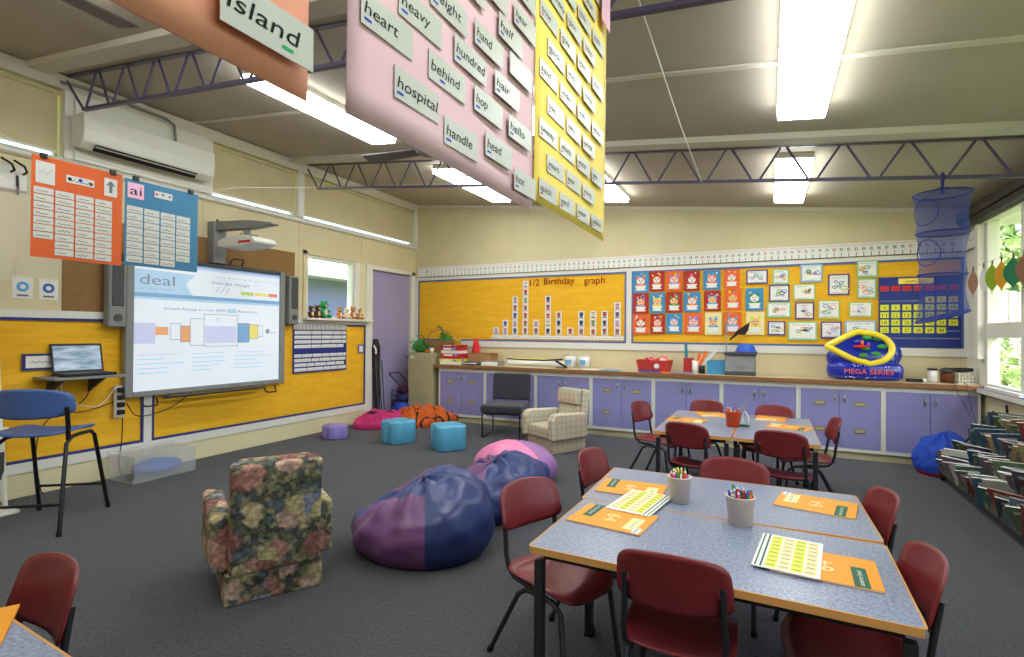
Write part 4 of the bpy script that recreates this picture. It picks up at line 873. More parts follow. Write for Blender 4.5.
mb = MB(); mb.tube([(LX, -.26, ceil_z(LX) - .33), (LX, ya - .1, zb_ + .70), (LX, ya, zb_ + .66), (LX, yb2, zb_ + .665), (LX, yb2 + .4, zb_ + .8), (LX, 5.08, ceil_z(LX) - .33)], .0012, 'paper', 5); tag(mb.build('display_line'), 'thin white cord holding the orange and blue word sheets', 'cord')
for y in (ya + .06, yb - .06, ya2 + .07, yb2 - .06):
    mb = MB(); mb.box(LX - .012, LX + .012, y - .018, y + .018, zb_ + .63, zb_ + .662, 'black'); tag(mb.build('bulldog_clip', bevel=.003), 'black clip gripping the orange or blue word sheet', 'clip', 'black clips on the small word sheets')

# ================================================================== CABINETS AND WORKTOP
XS = [-4.70, -3.865, -3.03, -2.20, -1.355, -.525, .31, 1.13, 1.96]; YC = 6.98
plates = {0: ((.2, .62, .42), (.2, .62, .42)), 3: ((.3, .62, .25), (.3, .62, .25)), 6: ((.3, .62, .25), (.3, .62, .25))}
lbl = ['lilac cabinet nearest the filing cabinet, with brass label holders', 'lilac cabinet behind the charcoal chair', 'lilac cabinet partly behind the plaid armchair', 'lilac cabinet with four brass label holders beside the plaid armchair',
       'lilac cabinet behind the far work tables, third from the window corner side wall pair', 'lilac cabinet beneath the grey plastic crate', 'lilac cabinet under the inflatable, with brass label holders', 'lilac cabinet in the window corner, last before the blue beanbag']
lbl[4] = 'lilac cabinet below the pen tins, directly past the one with four label holders'
for i in range(8):
    x0, x1 = XS[i], XS[i + 1]; w_ = x1 - x0 - .002
    t = thing('base_cabinet', lbl[i], 'cabinet', (x0 + .001, YC, 0), 0, 'lilac base cabinets along the back wall')
    mb = MB(); mb.box(0, w_, .022, .56, .10, .838, 'white'); mb.box(0, w_, .05, .56, .0, .0995, 'creamlow'); mb.build('carcass', t)
    mb = MB(); mb.box(0, w_, 0, .0215, .785, .838, 'white'); mb.box(0, .022, 0, .0215, .125, .785, 'white'); mb.box(w_ - .022, w_, 0, .0215, .125, .785, 'white'); mb.box(0, w_, 0, .0215, .09, .124, 'white'); mb.build('face_frame', t)
    for k in range(2):
        a0 = .024 + k * (w_ - .048) / 2 + (.002 if k else 0); a1 = .024 + (k + 1) * (w_ - .048) / 2 - (0 if k else .002)
        mb = MB(); mb.box(a0, a1, .004, .021, .128, .782, 'lilac'); dr = mb.build('door', t, bevel=.002)
        hx = a1 - .045 if k == 0 else a0 + .045
        mb = MB(); mb.box(hx - .014, hx + .014, .0, .0039, .64, .735, 'silver'); mb.tube([(hx, 0, .72), (hx, -.022, .715), (hx, -.022, .665), (hx, 0, .655)], .005, 'chrome', 6); mb.build('handle', dr)
        if i in plates:
            mid = (a0 + a1) / 2
            for z_ in (.60, .30):
                mb = MB(); mb.box(mid - .055, mid + .055, 0, .0039, z_, z_ + .052, 'brass'); mb.box(mid - .045, mid + .045, -.001, 0, z_ + .01, z_ + .042, 'beigemetal'); mb.build('label_holder', dr, bevel=.002)
t = thing('worktop', 'long brown edged worktop over the lilac cabinets', 'worktop', (0, 0, 0))
mb = MB(); mb.box(-4.76, XR - .001, 6.945, YB - .001, .842, .888, 'worktop'); mb.box(XR, 2.06, 6.945, 7.0, .842, .888, 'worktop') if 0 else None; mb.build('top_board', t)
mb = MB(); mb.box(-4.76, XR - .001, 6.925, 6.944, .838, .889, 'wood'); mb.box(-4.78, -4.7605, 6.925, 7.5, .838, .889, 'wood'); mb.build('front_edge', t, bevel=.004)
ZW = .8895

# filing cabinet
t = thing('filing_cabinet', 'beige steel filing cabinet between the mauve door and the lilac cabinets', 'filing cabinet', (-5.28, 6.95, 0))
mb = MB(); mb.box(0, .47, .012, .57, .0, 1.06, 'beigemetal'); mb.build('body', t, bevel=.006)
for k in range(4):
    z0 = .05 + k * .25; mb = MB(); mb.box(.015, .455, 0, .0118, z0, z0 + .24, 'beigemetal'); dr = mb.build('drawer', t, bevel=.003)
    mb = MB(); mb.tube([(.17, -.001, z0 + .10), (.18, -.025, z0 + .095), (.29, -.025, z0 + .095), (.30, -.001, z0 + .10)], .006, 'silver', 6); mb.build('handle', dr)
    mb = MB(); mb.box(.05, .12, -.004, -.0005, z0 + .17, z0 + .205, 'paper') if k == 3 else mb.box(.19, .28, -.004, -.0005, z0 + .16, z0 + .19, 'beigemetal'); mb.build('label_holder', dr)

# ---------------------------------------------------------------- worktop and cabinet-top clutter
def leaves_tuft(mb, c, r, n, m, rnd, up=.4):
    leafcloud(mb, n, lambda q: (c[0] + q.gauss(0, r * .45), c[1] + q.gauss(0, r * .45), c[2] + abs(q.gauss(0, r * up)) + .01), r * .35, m, rnd)
rr = random.Random(21)
t = thing('toy_lettuce', 'bunch of green play vegetables on the filing cabinet', 'toy food', (-5.15, 7.10, 1.061)); mb = MB(); mb.blob((0, 0, .06), (.10, .09, .06), 'leafgreen', 12, fn=lambda p: p * (1 + .3 * noise.noise(p * 4))); leaves_tuft(mb, (0, 0, .04), .12, 220, 'leafgreen', rr, .6); leaves_tuft(mb, (0, 0, .04), .12, 80, 'green', rr); mb.build('leaves', t)
for i, (x, y) in enumerate(((-4.99, 7.03), (-4.93, 7.06))):
    b = MB(); b.tube([(0, 0, .02), (.05, 0, .024), (.11, .01, .02)], [.02, .018, .004], 'orange', 8); o = tag(b.build('toy_carrot', None, (x - .04 * i, y, 1.061 + .0 * i)), 'orange play carrot on the filing cabinet, %s' % ('beside the green bunch' if i == 0 else 'beside the white cup'), 'toy food', 'play carrots')
b = MB(); b.lathe([(.028, 0), (.036, .08), (.034, .08), (.026, .005), (0, .005)], 'white', n=16); tag(b.build('small_cup', None, (-4.85, 7.0, 1.061)), 'little white cup on the front of the filing cabinet', 'cup')
t = thing('wicker_basket', 'oblong wicker basket at the back of the filing cabinet', 'basket', (-4.93, 7.33, 1.061)); mb = MB()
mb.prism([(-.24, 0), (.24, 0), (.28, .2), (.27, .2), (.235, .01), (-.235, .01), (-.27, .2), (-.28, .2)], -.13, .13, 'wicker', u=(1, 0, 0), v=(0, 0, 1), w=(0, -1, 0)); mb.prism([(-.24, 0), (.24, 0), (.28, .2), (-.28, .2)], -.14, -.13, 'wicker', u=(1, 0, 0), v=(0, 0, 1), w=(0, -1, 0)); mb.prism([(-.24, 0), (.24, 0), (.28, .2), (-.28, .2)], .13, .14, 'wicker', u=(1, 0, 0), v=(0, 0, 1), w=(0, -1, 0)); mb.build('basket_body', t)
mb = MB(); mb.tube([(-.26, 0, .19), (-.17, 0, .33), (0, 0, .385), (.17, 0, .33), (.26, 0, .19)], .008, 'wicker', 8); mb.build('handle', t)
t = thing('toy_broccoli', 'green play leaves heaped inside the wicker basket', 'toy food', (-4.80, 7.33, 1.22)); mb = MB(); mb.blob((0, 0, .03), (.11, .08, .07), 'green', 12, fn=lambda p: p * (1 + .3 * noise.noise(p * 4))); leaves_tuft(mb, (0, 0, .03), .11, 140, 'leafgreen', rr, .5); mb.build('leaves', t)
t = thing('toy_stalk', 'curved dark play stalk rising from the wicker basket', 'toy food', (-4.86, 7.33, 1.25)); mb = MB(); mb.tube([(0, 0, 0), (0, 0, .16), (-.03, 0, .22), (-.08, 0, .24), (-.12, 0, .22)], [.012, .012, .013, .013, .006], 'dkgreen', 8); mb.build('stalk', t)
# boxed games stack
def boxd(name, x, y, z, sx, sy, sz, m, label, cat, group=None, rot=0, m2=None):
    t = thing(name, label, cat, (x, y, z), rot, group)
    mb = MB(); mb.box(-sx / 2, sx / 2, -sy / 2, sy / 2, 0, sz * .55, m2 or m); mb.build('tray', t, bevel=.003)
    mb = MB(); mb.box(-sx / 2 - .003, sx / 2 + .003, -sy / 2 - .003, sy / 2 + .003, sz * .45 + .001, sz, m)
    mb.box(-sx * .36, sx * .1, -sy / 2 - .0045, -sy / 2 - .0035, sz * .55, sz * .9, 'paper'); mb.box(sx * .18, sx * .34, -sy / 2 - .0045, -sy / 2 - .0035, sz * .55, sz * .9, 'skyblue'); mb.build('lid', t, bevel=.003)
    return t
gx = -4.52
boxd('game_box', gx, 7.14, ZW, .37, .26, .085, 'limepaper', 'lime yellow boxed game lowest in the stack on the worktop end', 'box', 'stacked boxed games', 0, 'paper')
boxd('game_box', gx + .01, 7.14, ZW + .088, .35, .25, .08, 'red', 'red boxed game with white panel, second from the worktop', 'box', 'stacked boxed games', R(3))
boxd('game_box', gx, 7.14, ZW + .171, .33, .25, .10, 'red', 'red edged boxed game with blue picture, third from the worktop', 'box', 'stacked boxed games', R(-2), 'paper')
boxd('game_box', gx, 7.14, ZW + .274, .34, .26, .03, 'carddred', 'flat dark red boxed game topmost of the stack', 'box', 'stacked boxed games', R(2))
b = MB(); b.lathe([(.055, 0), (.055, .07), (.06, .07), (.06, .085), (0, .085)], 'inflaty', n=18); tag(b.build('yellow_tub', None, (gx + .06, 7.14, ZW + .3055)), 'small yellow tub on top of the boxed games', 'tub')
for i in range(3):
    b = MB(); b.box(-.10, .10, -.13, .13, 0, .04, ['bk5', 'paper', 'bk10'][i]); b.box(-.102, -.095, -.131, .131, -.001, .041, 'darkgrey'); tag(b.build('book', None, (-4.65 + .004 * i, 7.40, ZW + .002 + i * .043)), ['grey book lowest of the small stack behind the boxed games', 'white book in the middle of the small stack behind the boxed games', 'mauve book topmost of the small stack behind the boxed games'][i], 'book', 'books behind the boxed games')
t = thing('cardboard_box', 'brown cardboard box with open flap on the worktop', 'box', (-4.10, 7.33, ZW)); mb = MB(); mb.box(-.2, .2, -.13, .13, 0, .17, 'cardboard'); mb.build('box_body', t)
mb = MB(); mb.hexa([(-.21, -.14, .172), (.26, -.14, .178), (-.21, .14, .172), (.26, .14, .178), (-.21, -.14, .178), (.26, -.14, .184), (-.21, .14, .178), (.26, .14, .184)], 'cardboard'); mb.build('flap', t)
b = MB(); b.lathe([(.085, 0), (.085, .012), (.07, .014), (.035, .22), (.0, .222)], 'red', n=18); tag(b.build('marker_cone', None, (-4.22, 7.32, ZW + .186)), 'bright red plastic cone on the cardboard box', 'cone')
b = MB(); b.lathe([(.03, 0), (.032, .10), (.0, .102)], 'grey', n=14); tag(b.build('grey_tin', None, (-4.34, 7.10, ZW)), 'small grey tin between the boxed games and the cardboard box', 'tin')
for i, (m_, z) in enumerate((('ink', 0), ('paper', .03), ('bk5', .05))):
    b = MB(); b.box(-.12, .12, -.09, .09, 0, .018, m_); o = tag(b.build('magazine', None, (-4.16 + .02 * i, 7.07, ZW + .001 + .019 * i)), ['black magazine lowest beside the red games', 'white magazine between two dark ones beside the red games', 'slate magazine topmost beside the red games'][i], 'magazine', 'magazines by the cardboard box'); o.rotation_euler = (0, 0, R(-12 + 9 * i))
t = thing('paper_tray', 'grey and white letter tray of papers in front of the cardboard box', 'tray', (-3.80, 7.10, ZW)); mb = MB(); mb.box(-.15, .15, -.11, .11, 0, .006, 'grey'); mb.box(-.15, -.143, -.11, .11, .006, .07, 'grey'); mb.box(.143, .15, -.11, .11, .006, .07, 'grey'); mb.box(-.143, .143, .104, .11, .006, .07, 'grey'); mb.build('tray_body', t)
mb = MB(); mb.box(-.14, .14, -.1, .1, .007, .05, 'paper'); mb.build('paper_pile', t)
# didgeridoo-like long wrapped roll
t = thing('paper_roll', 'long pale roll with a dark edge lying along the worktop', 'paper roll', (-3.15, 7.35, ZW)); mb = MB(); mb.tube([(-.50, 0, .045), (.45, 0, .045)], .042, 'paper', 16); mb.build('roll', t); mb = MB(); mb.tube([(-.52, -.02, .105), (-.2, -.02, .094), (.1, -.02, .094), (.40, -.02, .115)], [.007, .008, .009, .012], 'ink', 8); mb.build('dark_edge', t); mb = MB(); mb.tube([(-.46, .01, .1), (.3, .01, .1)], .012, 'limepaper', 8); mb.build('yellow_strip', t)
t = thing('stapler', 'black stapler on the worktop at the end of the paper roll', 'stapler', (-2.68, 7.10, ZW)); mb = MB(); mb.box(-.08, .08, -.02, .02, 0, .012, 'black'); mb.build('base', t, bevel=.003); Tm = Matrix.Translation((.06, 0, .012)) @ Matrix.Rotation(R(28), 4, 'Y'); mb = MB(); mb.box(-.17, .02, -.016, .016, 0, .028, 'black', Tm); mb.build('arm', t, bevel=.003)
for i, (x, lb) in enumerate(((-2.63, 'white lidded pail nearest the paper roll'), (-2.42, 'white lidded pail of the pair standing further from the paper roll'))):
    t = thing('white_pail', lb, 'pail', (x, 7.36, ZW), 0, 'white pails on the worktop'); mb = MB(); mb.lathe([(.075, 0), (.088, .17), (0, .17)], 'paper', n=20); mb.build('pail_body', t); mb = MB(); mb.lathe([(.0, .171), (.096, .171), (.096, .192), (.08, .196), (0, .196)], 'clear', n=20); mb.build('lid', t); mb = MB(); mb.box(-.04, .04, -.089, -.083, .05, .12, 'skyblue'); mb.build('picture_label', t)
for i, (x, m_, lb) in enumerate(((-1.95, 'skyblue', 'pale blue paper lying on the worktop before the red basket'), (-1.42, 'bluecloth', 'blue paper strip on the worktop under the red basket front'), (-1.15, 'orange', 'orange paper scrap on the worktop edge'), (-1.02, 'lilac', 'lilac paper on the worktop near the pen tins'), (-2.2, 'paper', 'white sheet on the worktop beside the pails'))):
    b = MB(); b.box(-.14, .14, -.10, .10, 0, .004, m_); o = tag(b.build('paper_sheet', None, (x, 7.07 + .01 * (i % 2), ZW + .001 + .005 * (i % 2))), lb, 'paper', 'loose papers on the worktop'); o.rotation_euler = (0, 0, R(-12 + 8 * i))
t = thing('red_basket', 'dark red basket heaped with orange and pink scraps on the worktop', 'basket', (-1.40, 7.30, ZW)); mb = MB()
mb.prism([(-.19, 0), (.19, 0), (.225, .15), (.215, .15), (.18, .01), (-.18, .01), (-.215, .15), (-.225, .15)], -.12, .12, 'carddred', u=(1, 0, 0), v=(0, 0, 1), w=(0, -1, 0)); mb.prism([(-.19, 0), (.19, 0), (.225, .15), (-.225, .15)], .12, .13, 'carddred', u=(1, 0, 0), v=(0, 0, 1), w=(0, -1, 0)); mb.prism([(-.19, 0), (.19, 0), (.225, .15), (-.225, .15)], -.13, -.12, 'carddred', u=(1, 0, 0), v=(0, 0, 1), w=(0, -1, 0)); mb.build('basket_body', t)
mb = MB(); mb.tube([(.05, -.131, .075), (.05, -.133, .075)], .035, 'paper', 14); mb.build('round_badge', t)
mb = MB(); mb.tube([(-.215, 0, .14), (-.25, 0, .20), (-.22, 0, .21)], .003, 'silver', 5); mb.tube([(.215, 0, .14), (.26, 0, .20), (.28, 0, .21)], .003, 'silver', 5); mb.build('wire_handle', t)
for i in range(8):
    b = MB(); b.box(-.06, .06, -.035, .035, 0, .02, ['orange', 'red', 'pinkvinyl', 'orange', 'red', 'cardor', 'pinkcard', 'orange'][i]); o = tag(b.build('card_packet', None, (-1.53 + .038 * i, 7.30 + .03 * ((i % 3) - 1), ZW + .13 + .012 * (i % 3))), 'bright card packet heaped in the dark red basket', 'packet', 'card packets in the red basket'); o.rotation_euler = (R(20 * (i % 3 - 1)), R(-35 + 11 * i), R(40 * i))
# pen tins and rulers
def tin(x, y, r, h_, m, lb, sq=False):
    b = MB()
    if sq: b.box(-r, r, -r, r, 0, h_, m)
    else: b.lathe([(r, 0), (r, h_), (r - .004, h_), (r - .004, .01), (0, .01)], m, n=16)
    return tag(b.build('pen_tin', None, (x, y, ZW)), lb, 'tin', 'pen tins beside the blue box')
tin(-.96, 7.30, .055, .19, 'carddred', 'tall dark red tin at the back of the pen tins', True); tin(-.86, 7.20, .042, .16, 'paper', 'white tin in front of the dark red tin'); tin(-.775, 7.17, .036, .10, 'black', 'short black tin between the white tin and the blue box')
for i, (x, y, ln, m_, tx, lb) in enumerate(((-.98, 7.30, .36, 'teal', -2, 'teal ruler standing in the dark red tin'), (-.85, 7.20, .30, 'orange', 25, 'orange strip leaning out of the white tin'), (-.84, 7.21, .38, 'paper', 38, 'white paper roll leaning out of the white tin'), (-.87, 7.20, .26, 'orange', 15, 'orange folded card standing in the white tin'))):
    b = MB(); b.box(-.018, .018, -.005, .005, 0, ln, m_); o = tag(b.build('ruler', None, (x, y, ZW + .012)), lb, 'ruler', 'rulers and strips in the pen tins'); o.rotation_euler = (0, R(tx), 0)
t = thing('blue_box', 'blue square box beside the pen tins', 'box', (-.60, 7.22, ZW)); mb = MB()
for q in ((-.11, .11, -.11, -.1), (-.11, .11, .1, .11), (-.11, -.1, -.1, .1), (.1, .11, -.1, .1)): mb.box(*q, 0, .17, 'cardblue')
mb.box(-.1, .1, -.1, .1, 0, .01, 'cardblue'); mb.build('box_body', t)
# grey crate, ink pot etc
t = thing('plastic_crate', 'grey plastic crate with a dark rim and dark dishes inside', 'crate', (-.32, 7.22, ZW)); mb = MB()
for q in ((-.175, .175, .14, .15), (-.175, -.165, -.15, .14), (.165, .175, -.15, .14)): mb.box(*q, 0, .25, 'grey')
mb.box(-.165, .165, -.14, .14, 0, .008, 'grey'); mb.box(-.175, .175, -.15, -.14, 0, .05, 'darkgrey'); mb.box(-.165, .165, -.15, -.147, .05, .24, 'clear'); mb.build('crate_body', t)
mb = MB(); mb.box(-.185, .185, -.16, .16, .251, .283, 'darkgrey'); mb.build('rim_lid', t, bevel=.004)
for i in range(2):
    b = MB(); b.lathe([(.04, 0), (.12, .045), (.125, .05), (.115, .05), (.035, .008), (0, .008)], 'darkgrey', n=22); tag(b.build('dark_dish', None, (-.31, 7.22, ZW + .01 + .05 * i)), ['lower dark dish in the grey crate', 'upper dark dish in the grey crate'][i], 'dish', 'dishes in the crate')
t = thing('blue_bowl', 'upturned blue bowl on the grey crate', 'bowl', (-.26, 7.22, ZW + .2835)); mb = MB(); mb.lathe([(.125, 0), (.12, .012), (.10, .075), (.05, .105), (0, .11)], 'blue', n=22); mb.build('bowl_body', t); mb = MB(); mb.lathe([(.10, 0.0), (.135, 0.0), (.135, .008), (.126, .010)], 'navy', n=22); mb.build('rim', t)
t = thing('desk_fan_pole', 'slim silver stand with a black pennant leaning beside the crate', 'stand', (-.50, 7.40, ZW)); mb = MB(); mb.tube([(0, 0, 0), (0, 0, .66)], .008, 'silver', 8); mb.lathe([(.05, 0), (.05, .01), (0, .012)], 'silver', n=16); mb.build('pole', t)
mb = MB(); mb.box(-.012, .012, -.015, -.009, .50, .70, 'grey'); mb.build('grey_card', t)
mb = MB(); mb.prism([(.03, .44), (.09, .50), (.12, .55), (.27, .66), (.285, .69), (.26, .56), (.22, .50), (.14, .505), (.05, .43)], -.006, .006, 'black', (0, -.02, 0), (1, 0, 0), (0, 0, 1), (0, -1, 0)); mb.build('black_pennant', t)
# inflatable
t = thing('inflatable_toy', 'deep blue inflatable with a yellow pointed ring and orange lettering on the worktop', 'inflatable', (.98, 7.20, ZW))
def rb(p, e=.35):
    f = lambda v: math.copysign(abs(v) ** e, v); return Vector((f(p.x), f(p.y), f(p.z)))
mb = MB(); mb.blob((0, 0, .105), (.37, .17, .105), 'inflat', 32, 16, fn=lambda p: rb(p, .45) * (1 + .02 * math.sin(12 * p.x))); mb.build('lower_cushion', t)
mb = MB(); mb.blob((-.03, .03, .245), (.345, .15, .10), 'inflat', 32, 14, fn=lambda p: rb(p, .55)); mb.blob((.23, .06, .29), (.14, .10, .15), 'inflat', 24, 12); mb.build('upper_cushion', t)
ring = []
for k in range(40):
    a = 2 * math.pi * k / 40; x = .26 * math.cos(a); z = .175 * math.sin(a)
    if x < 0: f_ = (-x / .26) ** 2; z *= 1 - .75 * f_; x -= .10 * f_
    z += -.0 if x > 0 else .02
    ring.append((x - .01 + .0, -.145 + .10 * (z + .175) / .35, .36 + z))
mb = MB(); mb.tube(ring, .035, 'inflaty', 10, closed=True); mb.build('yellow_ring', t)
mb = MB(); mb.raw([Vector(p) + Vector((0, .015, 0)) for p in ring], [tuple(range(40))], 'inflat'); mb.build('blue_centre', t)
mb = MB()
for k, (a, b_, m_) in enumerate(((.02, .48, 'green'), (.12, .46, 'dkgreen'), (-.06, .43, 'inflat'), (.0, .36, 'green'), (.1, .30, 'green'), (-.02, .28, 'leafgreen'), (.16, .38, 'green'))): mb.blob((a, -.09 + (b_ - .36) * .28, b_), (.05, .025, .028), m_, 10)
mb.blob((-.05, -.12, .38), (.07, .02, .02), 'red', 10); mb.blob((-.03, -.10, .42), (.015, .02, .035), 'orange', 8); mb.blob((.03, -.1, .40), (.012, .015, .03), 'pen_pink', 8); mb.build('printed_creatures', t)
Q = Plane((0, -.171, .07), (1, 0, 0), (0, 0, 1)); mb = MB()
Q.text(mb, 'MEGA SERIES', .02, .005, .078, 0.014, 'orange', width=.46, align='c'); mb.build('lettering', t)
mb = MB(); rr = random.Random(4)
for k in range(16): Q.disc(mb, rr.uniform(-.31, .33), rr.choice([-.035, .09, .1, -.03]) + rr.uniform(-.01, .01), .006, .013, 'paper', 6)
mb.build('star_spots', t)
# small things at the window corner
def sbox(name, x, y, sx, sy, sz, m, lb, cat, z=ZW, rot=0, bevel=.004):
    b = MB(); b.box(-sx / 2, sx / 2, -sy / 2, sy / 2, 0, sz, m); o = tag(b.build(name, None, (x, y, z), bevel=bevel), lb, cat); o.rotation_euler = (0, 0, rot); return o
sbox('hole_punch', 1.44, 7.15, .14, .08, .035, 'black', 'flat black hole punch beside the inflatable', 'hole punch'); sbox('white_plug', 1.52, 7.25, .09, .06, .03, 'paper', 'small white adaptor near the jars', 'adaptor')
b = MB(); b.lathe([(.045, 0), (.045, .12), (.03, .13), (0, .13)], 'paper', n=16); b.lathe([(.046, .131), (.046, .15), (0, .15)], 'black', n=16); tag(b.build('jar', None, (1.62, 7.25, ZW)), 'white jar with a dark lid in the window corner', 'jar')
b = MB(); b.lathe([(.06, 0), (.065, .10), (0, .10)], 'brown', n=16); b.blob((0, 0, .13), (.07, .06, .035), 'darkgrey', 12); tag(b.build('brown_pot', None, (1.75, 7.25, ZW)), 'brown pot topped with a grey cloth in the window corner', 'pot')
t = thing('white_basket', 'little white lattice basket in the window corner', 'basket', (1.90, 7.22, ZW)); mb = MB(); mb.box(-.075, .075, -.06, .06, 0, .008, 'white')
for k in range(6):
    x = -.072 + k * .0275; mb.box(x, x + .007, -.06, -.055, .008, .11, 'white'); mb.box(x, x + .007, .055, .06, .008, .11, 'white')
for z in (.03, .065, .10): mb.box(-.075, .075, -.061, -.054, z, z + .008, 'white'); mb.box(-.075, -.07, -.054, .06, z, z + .008, 'white'); mb.box(.07, .075, -.054, .06, z, z + .008, 'white')
mb.build('lattice', t)
t = thing('dark_brush', 'dark bristled brush laid across the white basket', 'brush', (1.87, 7.22, ZW + .112)); mb = MB(); mb.tube([(-.11, 0, .028), (-.02, 0, .03), (.09, 0, .034)], [.02, .026, .02], 'black', 12); mb.build('brush_head', t)
cable('thin_lead', [(1.82, 7.0, ZW + .008), (1.83, 6.93, ZW + .01), (1.84, 6.90, .80), (1.86, 6.86, .62), (1.90, 6.80, .45)], 'thin dark lead hanging over the worktop end', 'darkgrey', .003)
cable('thin_lead', [(1.72, 7.0, ZW + .008), (1.73, 6.915, ZW + .006), (1.75, 6.905, .80), (1.80, 6.87, .70), (1.85, 6.84, .55)], 'second thin lead hanging nearer the jars', 'darkgrey', .003)

# ================================================================== FURNITURE
def plate(mb, rx, ry, fn, m, n=40, rings=6, e=4.5):
    vs = []; fs = []
    for i in range(rings + 1):
        s_ = i / rings
        for j in range(n):
            a = 2 * math.pi * j / n; c, d_ = math.cos(a), math.sin(a); r_ = (abs(c) ** e + abs(d_) ** e) ** (-1 / e)
            vs.append(fn(rx * r_ * c * s_, ry * r_ * d_ * s_))
    for i in range(rings):
        for j in range(n):
            a, b = i * n + j, i * n + (j + 1) % n
            fs.append((a, b, b + n, a + n) if i else (a, b + n, a + n))
    mb.raw(vs, fs, m, True)
def make_chair(label):
    t = thing('school_chair', label, 'chair', (0, 0, 0), 0, 'maroon plastic school chairs')
    mb = MB(); plate(mb, .185, .19, lambda x, y: (x, y, .365 + .02 * (abs(x) / .185) ** 2.5 * (1 if y < .1 else .6) - .028 * max(0, (y - .12) / .07) ** 2 + .03 * max(0, (-y - .11) / .08) ** 2 - .008 * math.cos(x * 8)), 'red_plastic')
    mb.build('seat', t, solid=.009, merge=True)
    def bk(x, v):
        z = .612 + v; taper = 1 - .08 * (v + .11) / .22; x2 = x * taper
        zz = z - .016 * (abs(x2) / .18) ** 2 * (v + .03) / .10 + .01
        return (x2, -.215 + .045 * (abs(x2) / .18) ** 2 - .05 * (v + .11) / .22 + .012, zz)
    mb = MB(); plate(mb, .184, .100, bk, 'red_plastic', n=56, e=6); bo = mb.build('backrest', t, solid=.010, merge=True)
    for s in (-1, 1):
        mb = MB(); mb.tube([(s * .148, -.208, .63), (s * .152, -.190, .52), (s * .158, -.178, .44), (s * .155, -.165, .385), (s * .15, -.13, .35), (s * .145, -.06, .342), (s * .145, .02, .342)], .0105, 'steel', 8); mb.build('back_support', t)
        mb = MB(); mb.blob((s * .142, -.205, .61), (.013, .008, .02), 'red_plastic', 10); mb.build('rivet_boss', bo)
        for pts, ft in (([(s * .150, .02, .330), (s * .155, -.05, .327), (s * .162, -.09, .30), (s * .19, -.235, .02)], (s * .192, -.245, 0)), ([(s * .150, .0, .330), (s * .150, .10, .328), (s * .152, .145, .30), (s * .165, .185, .02)], (s * .166, .188, 0))):
            mb = MB(); mb.tube(pts, .0115, 'steel', 8); lg = mb.build('leg', t)
            mb = MB(); mb.tube([(pts[-1][0], pts[-1][1], .024), (ft[0], ft[1], .0)], .0145, 'black', 8); mb.build('foot_cap', lg)
    return t
CH = [((-.275, 1.915), 1, 'maroon school chair on the near side of the front tables, seen from behind'),
      ((-.80, 2.13), -113, 'maroon school chair at the near end side of the front tables nearest the navy beanbag'),
      ((-.72, 2.93), -98, 'maroon school chair almost edge-on behind the orange books, beside the front tables'),
      ((-.195, 2.90), 172, 'maroon school chair facing us across the front tables behind the pencil pots'),
      ((.24, 2.75), 97, 'maroon school chair on the window side of the front tables, further one'),
      ((.235, 2.06), 93, 'maroon school chair on the window side of the front tables, nearer one'),
      ((-.955, 5.22), -108, 'maroon school chair at the armchair end of the far tables'),
      ((-.51, 4.42), -17, 'maroon school chair with its back to us at the far tables, beanbag side'),
      ((.115, 4.40), -11, 'maroon school chair with its back to us at the far tables, window side'),
      ((-.64, 5.55), 160, 'maroon school chair facing us across the far tables, nearest the armchair'),
      ((-.02, 5.42), 160, 'maroon school chair facing us across the far tables, behind the orange pot'),
      ((.28, 5.02), 95, 'maroon school chair nearly edge-on at the window end of the far tables'),
      ((-1.90, .585), 176, 'maroon school chair at the corner table in the foreground'),
      ((-2.66, .66), 176, 'maroon school chair just showing behind the corner table, furthest along')]
c0 = make_chair(CH[0][2])
for i, ((x, y), a, lb) in enumerate(CH): relabel(c0 if i == 0 else copy_tree(c0), lb, (x, y, 0), R(a))

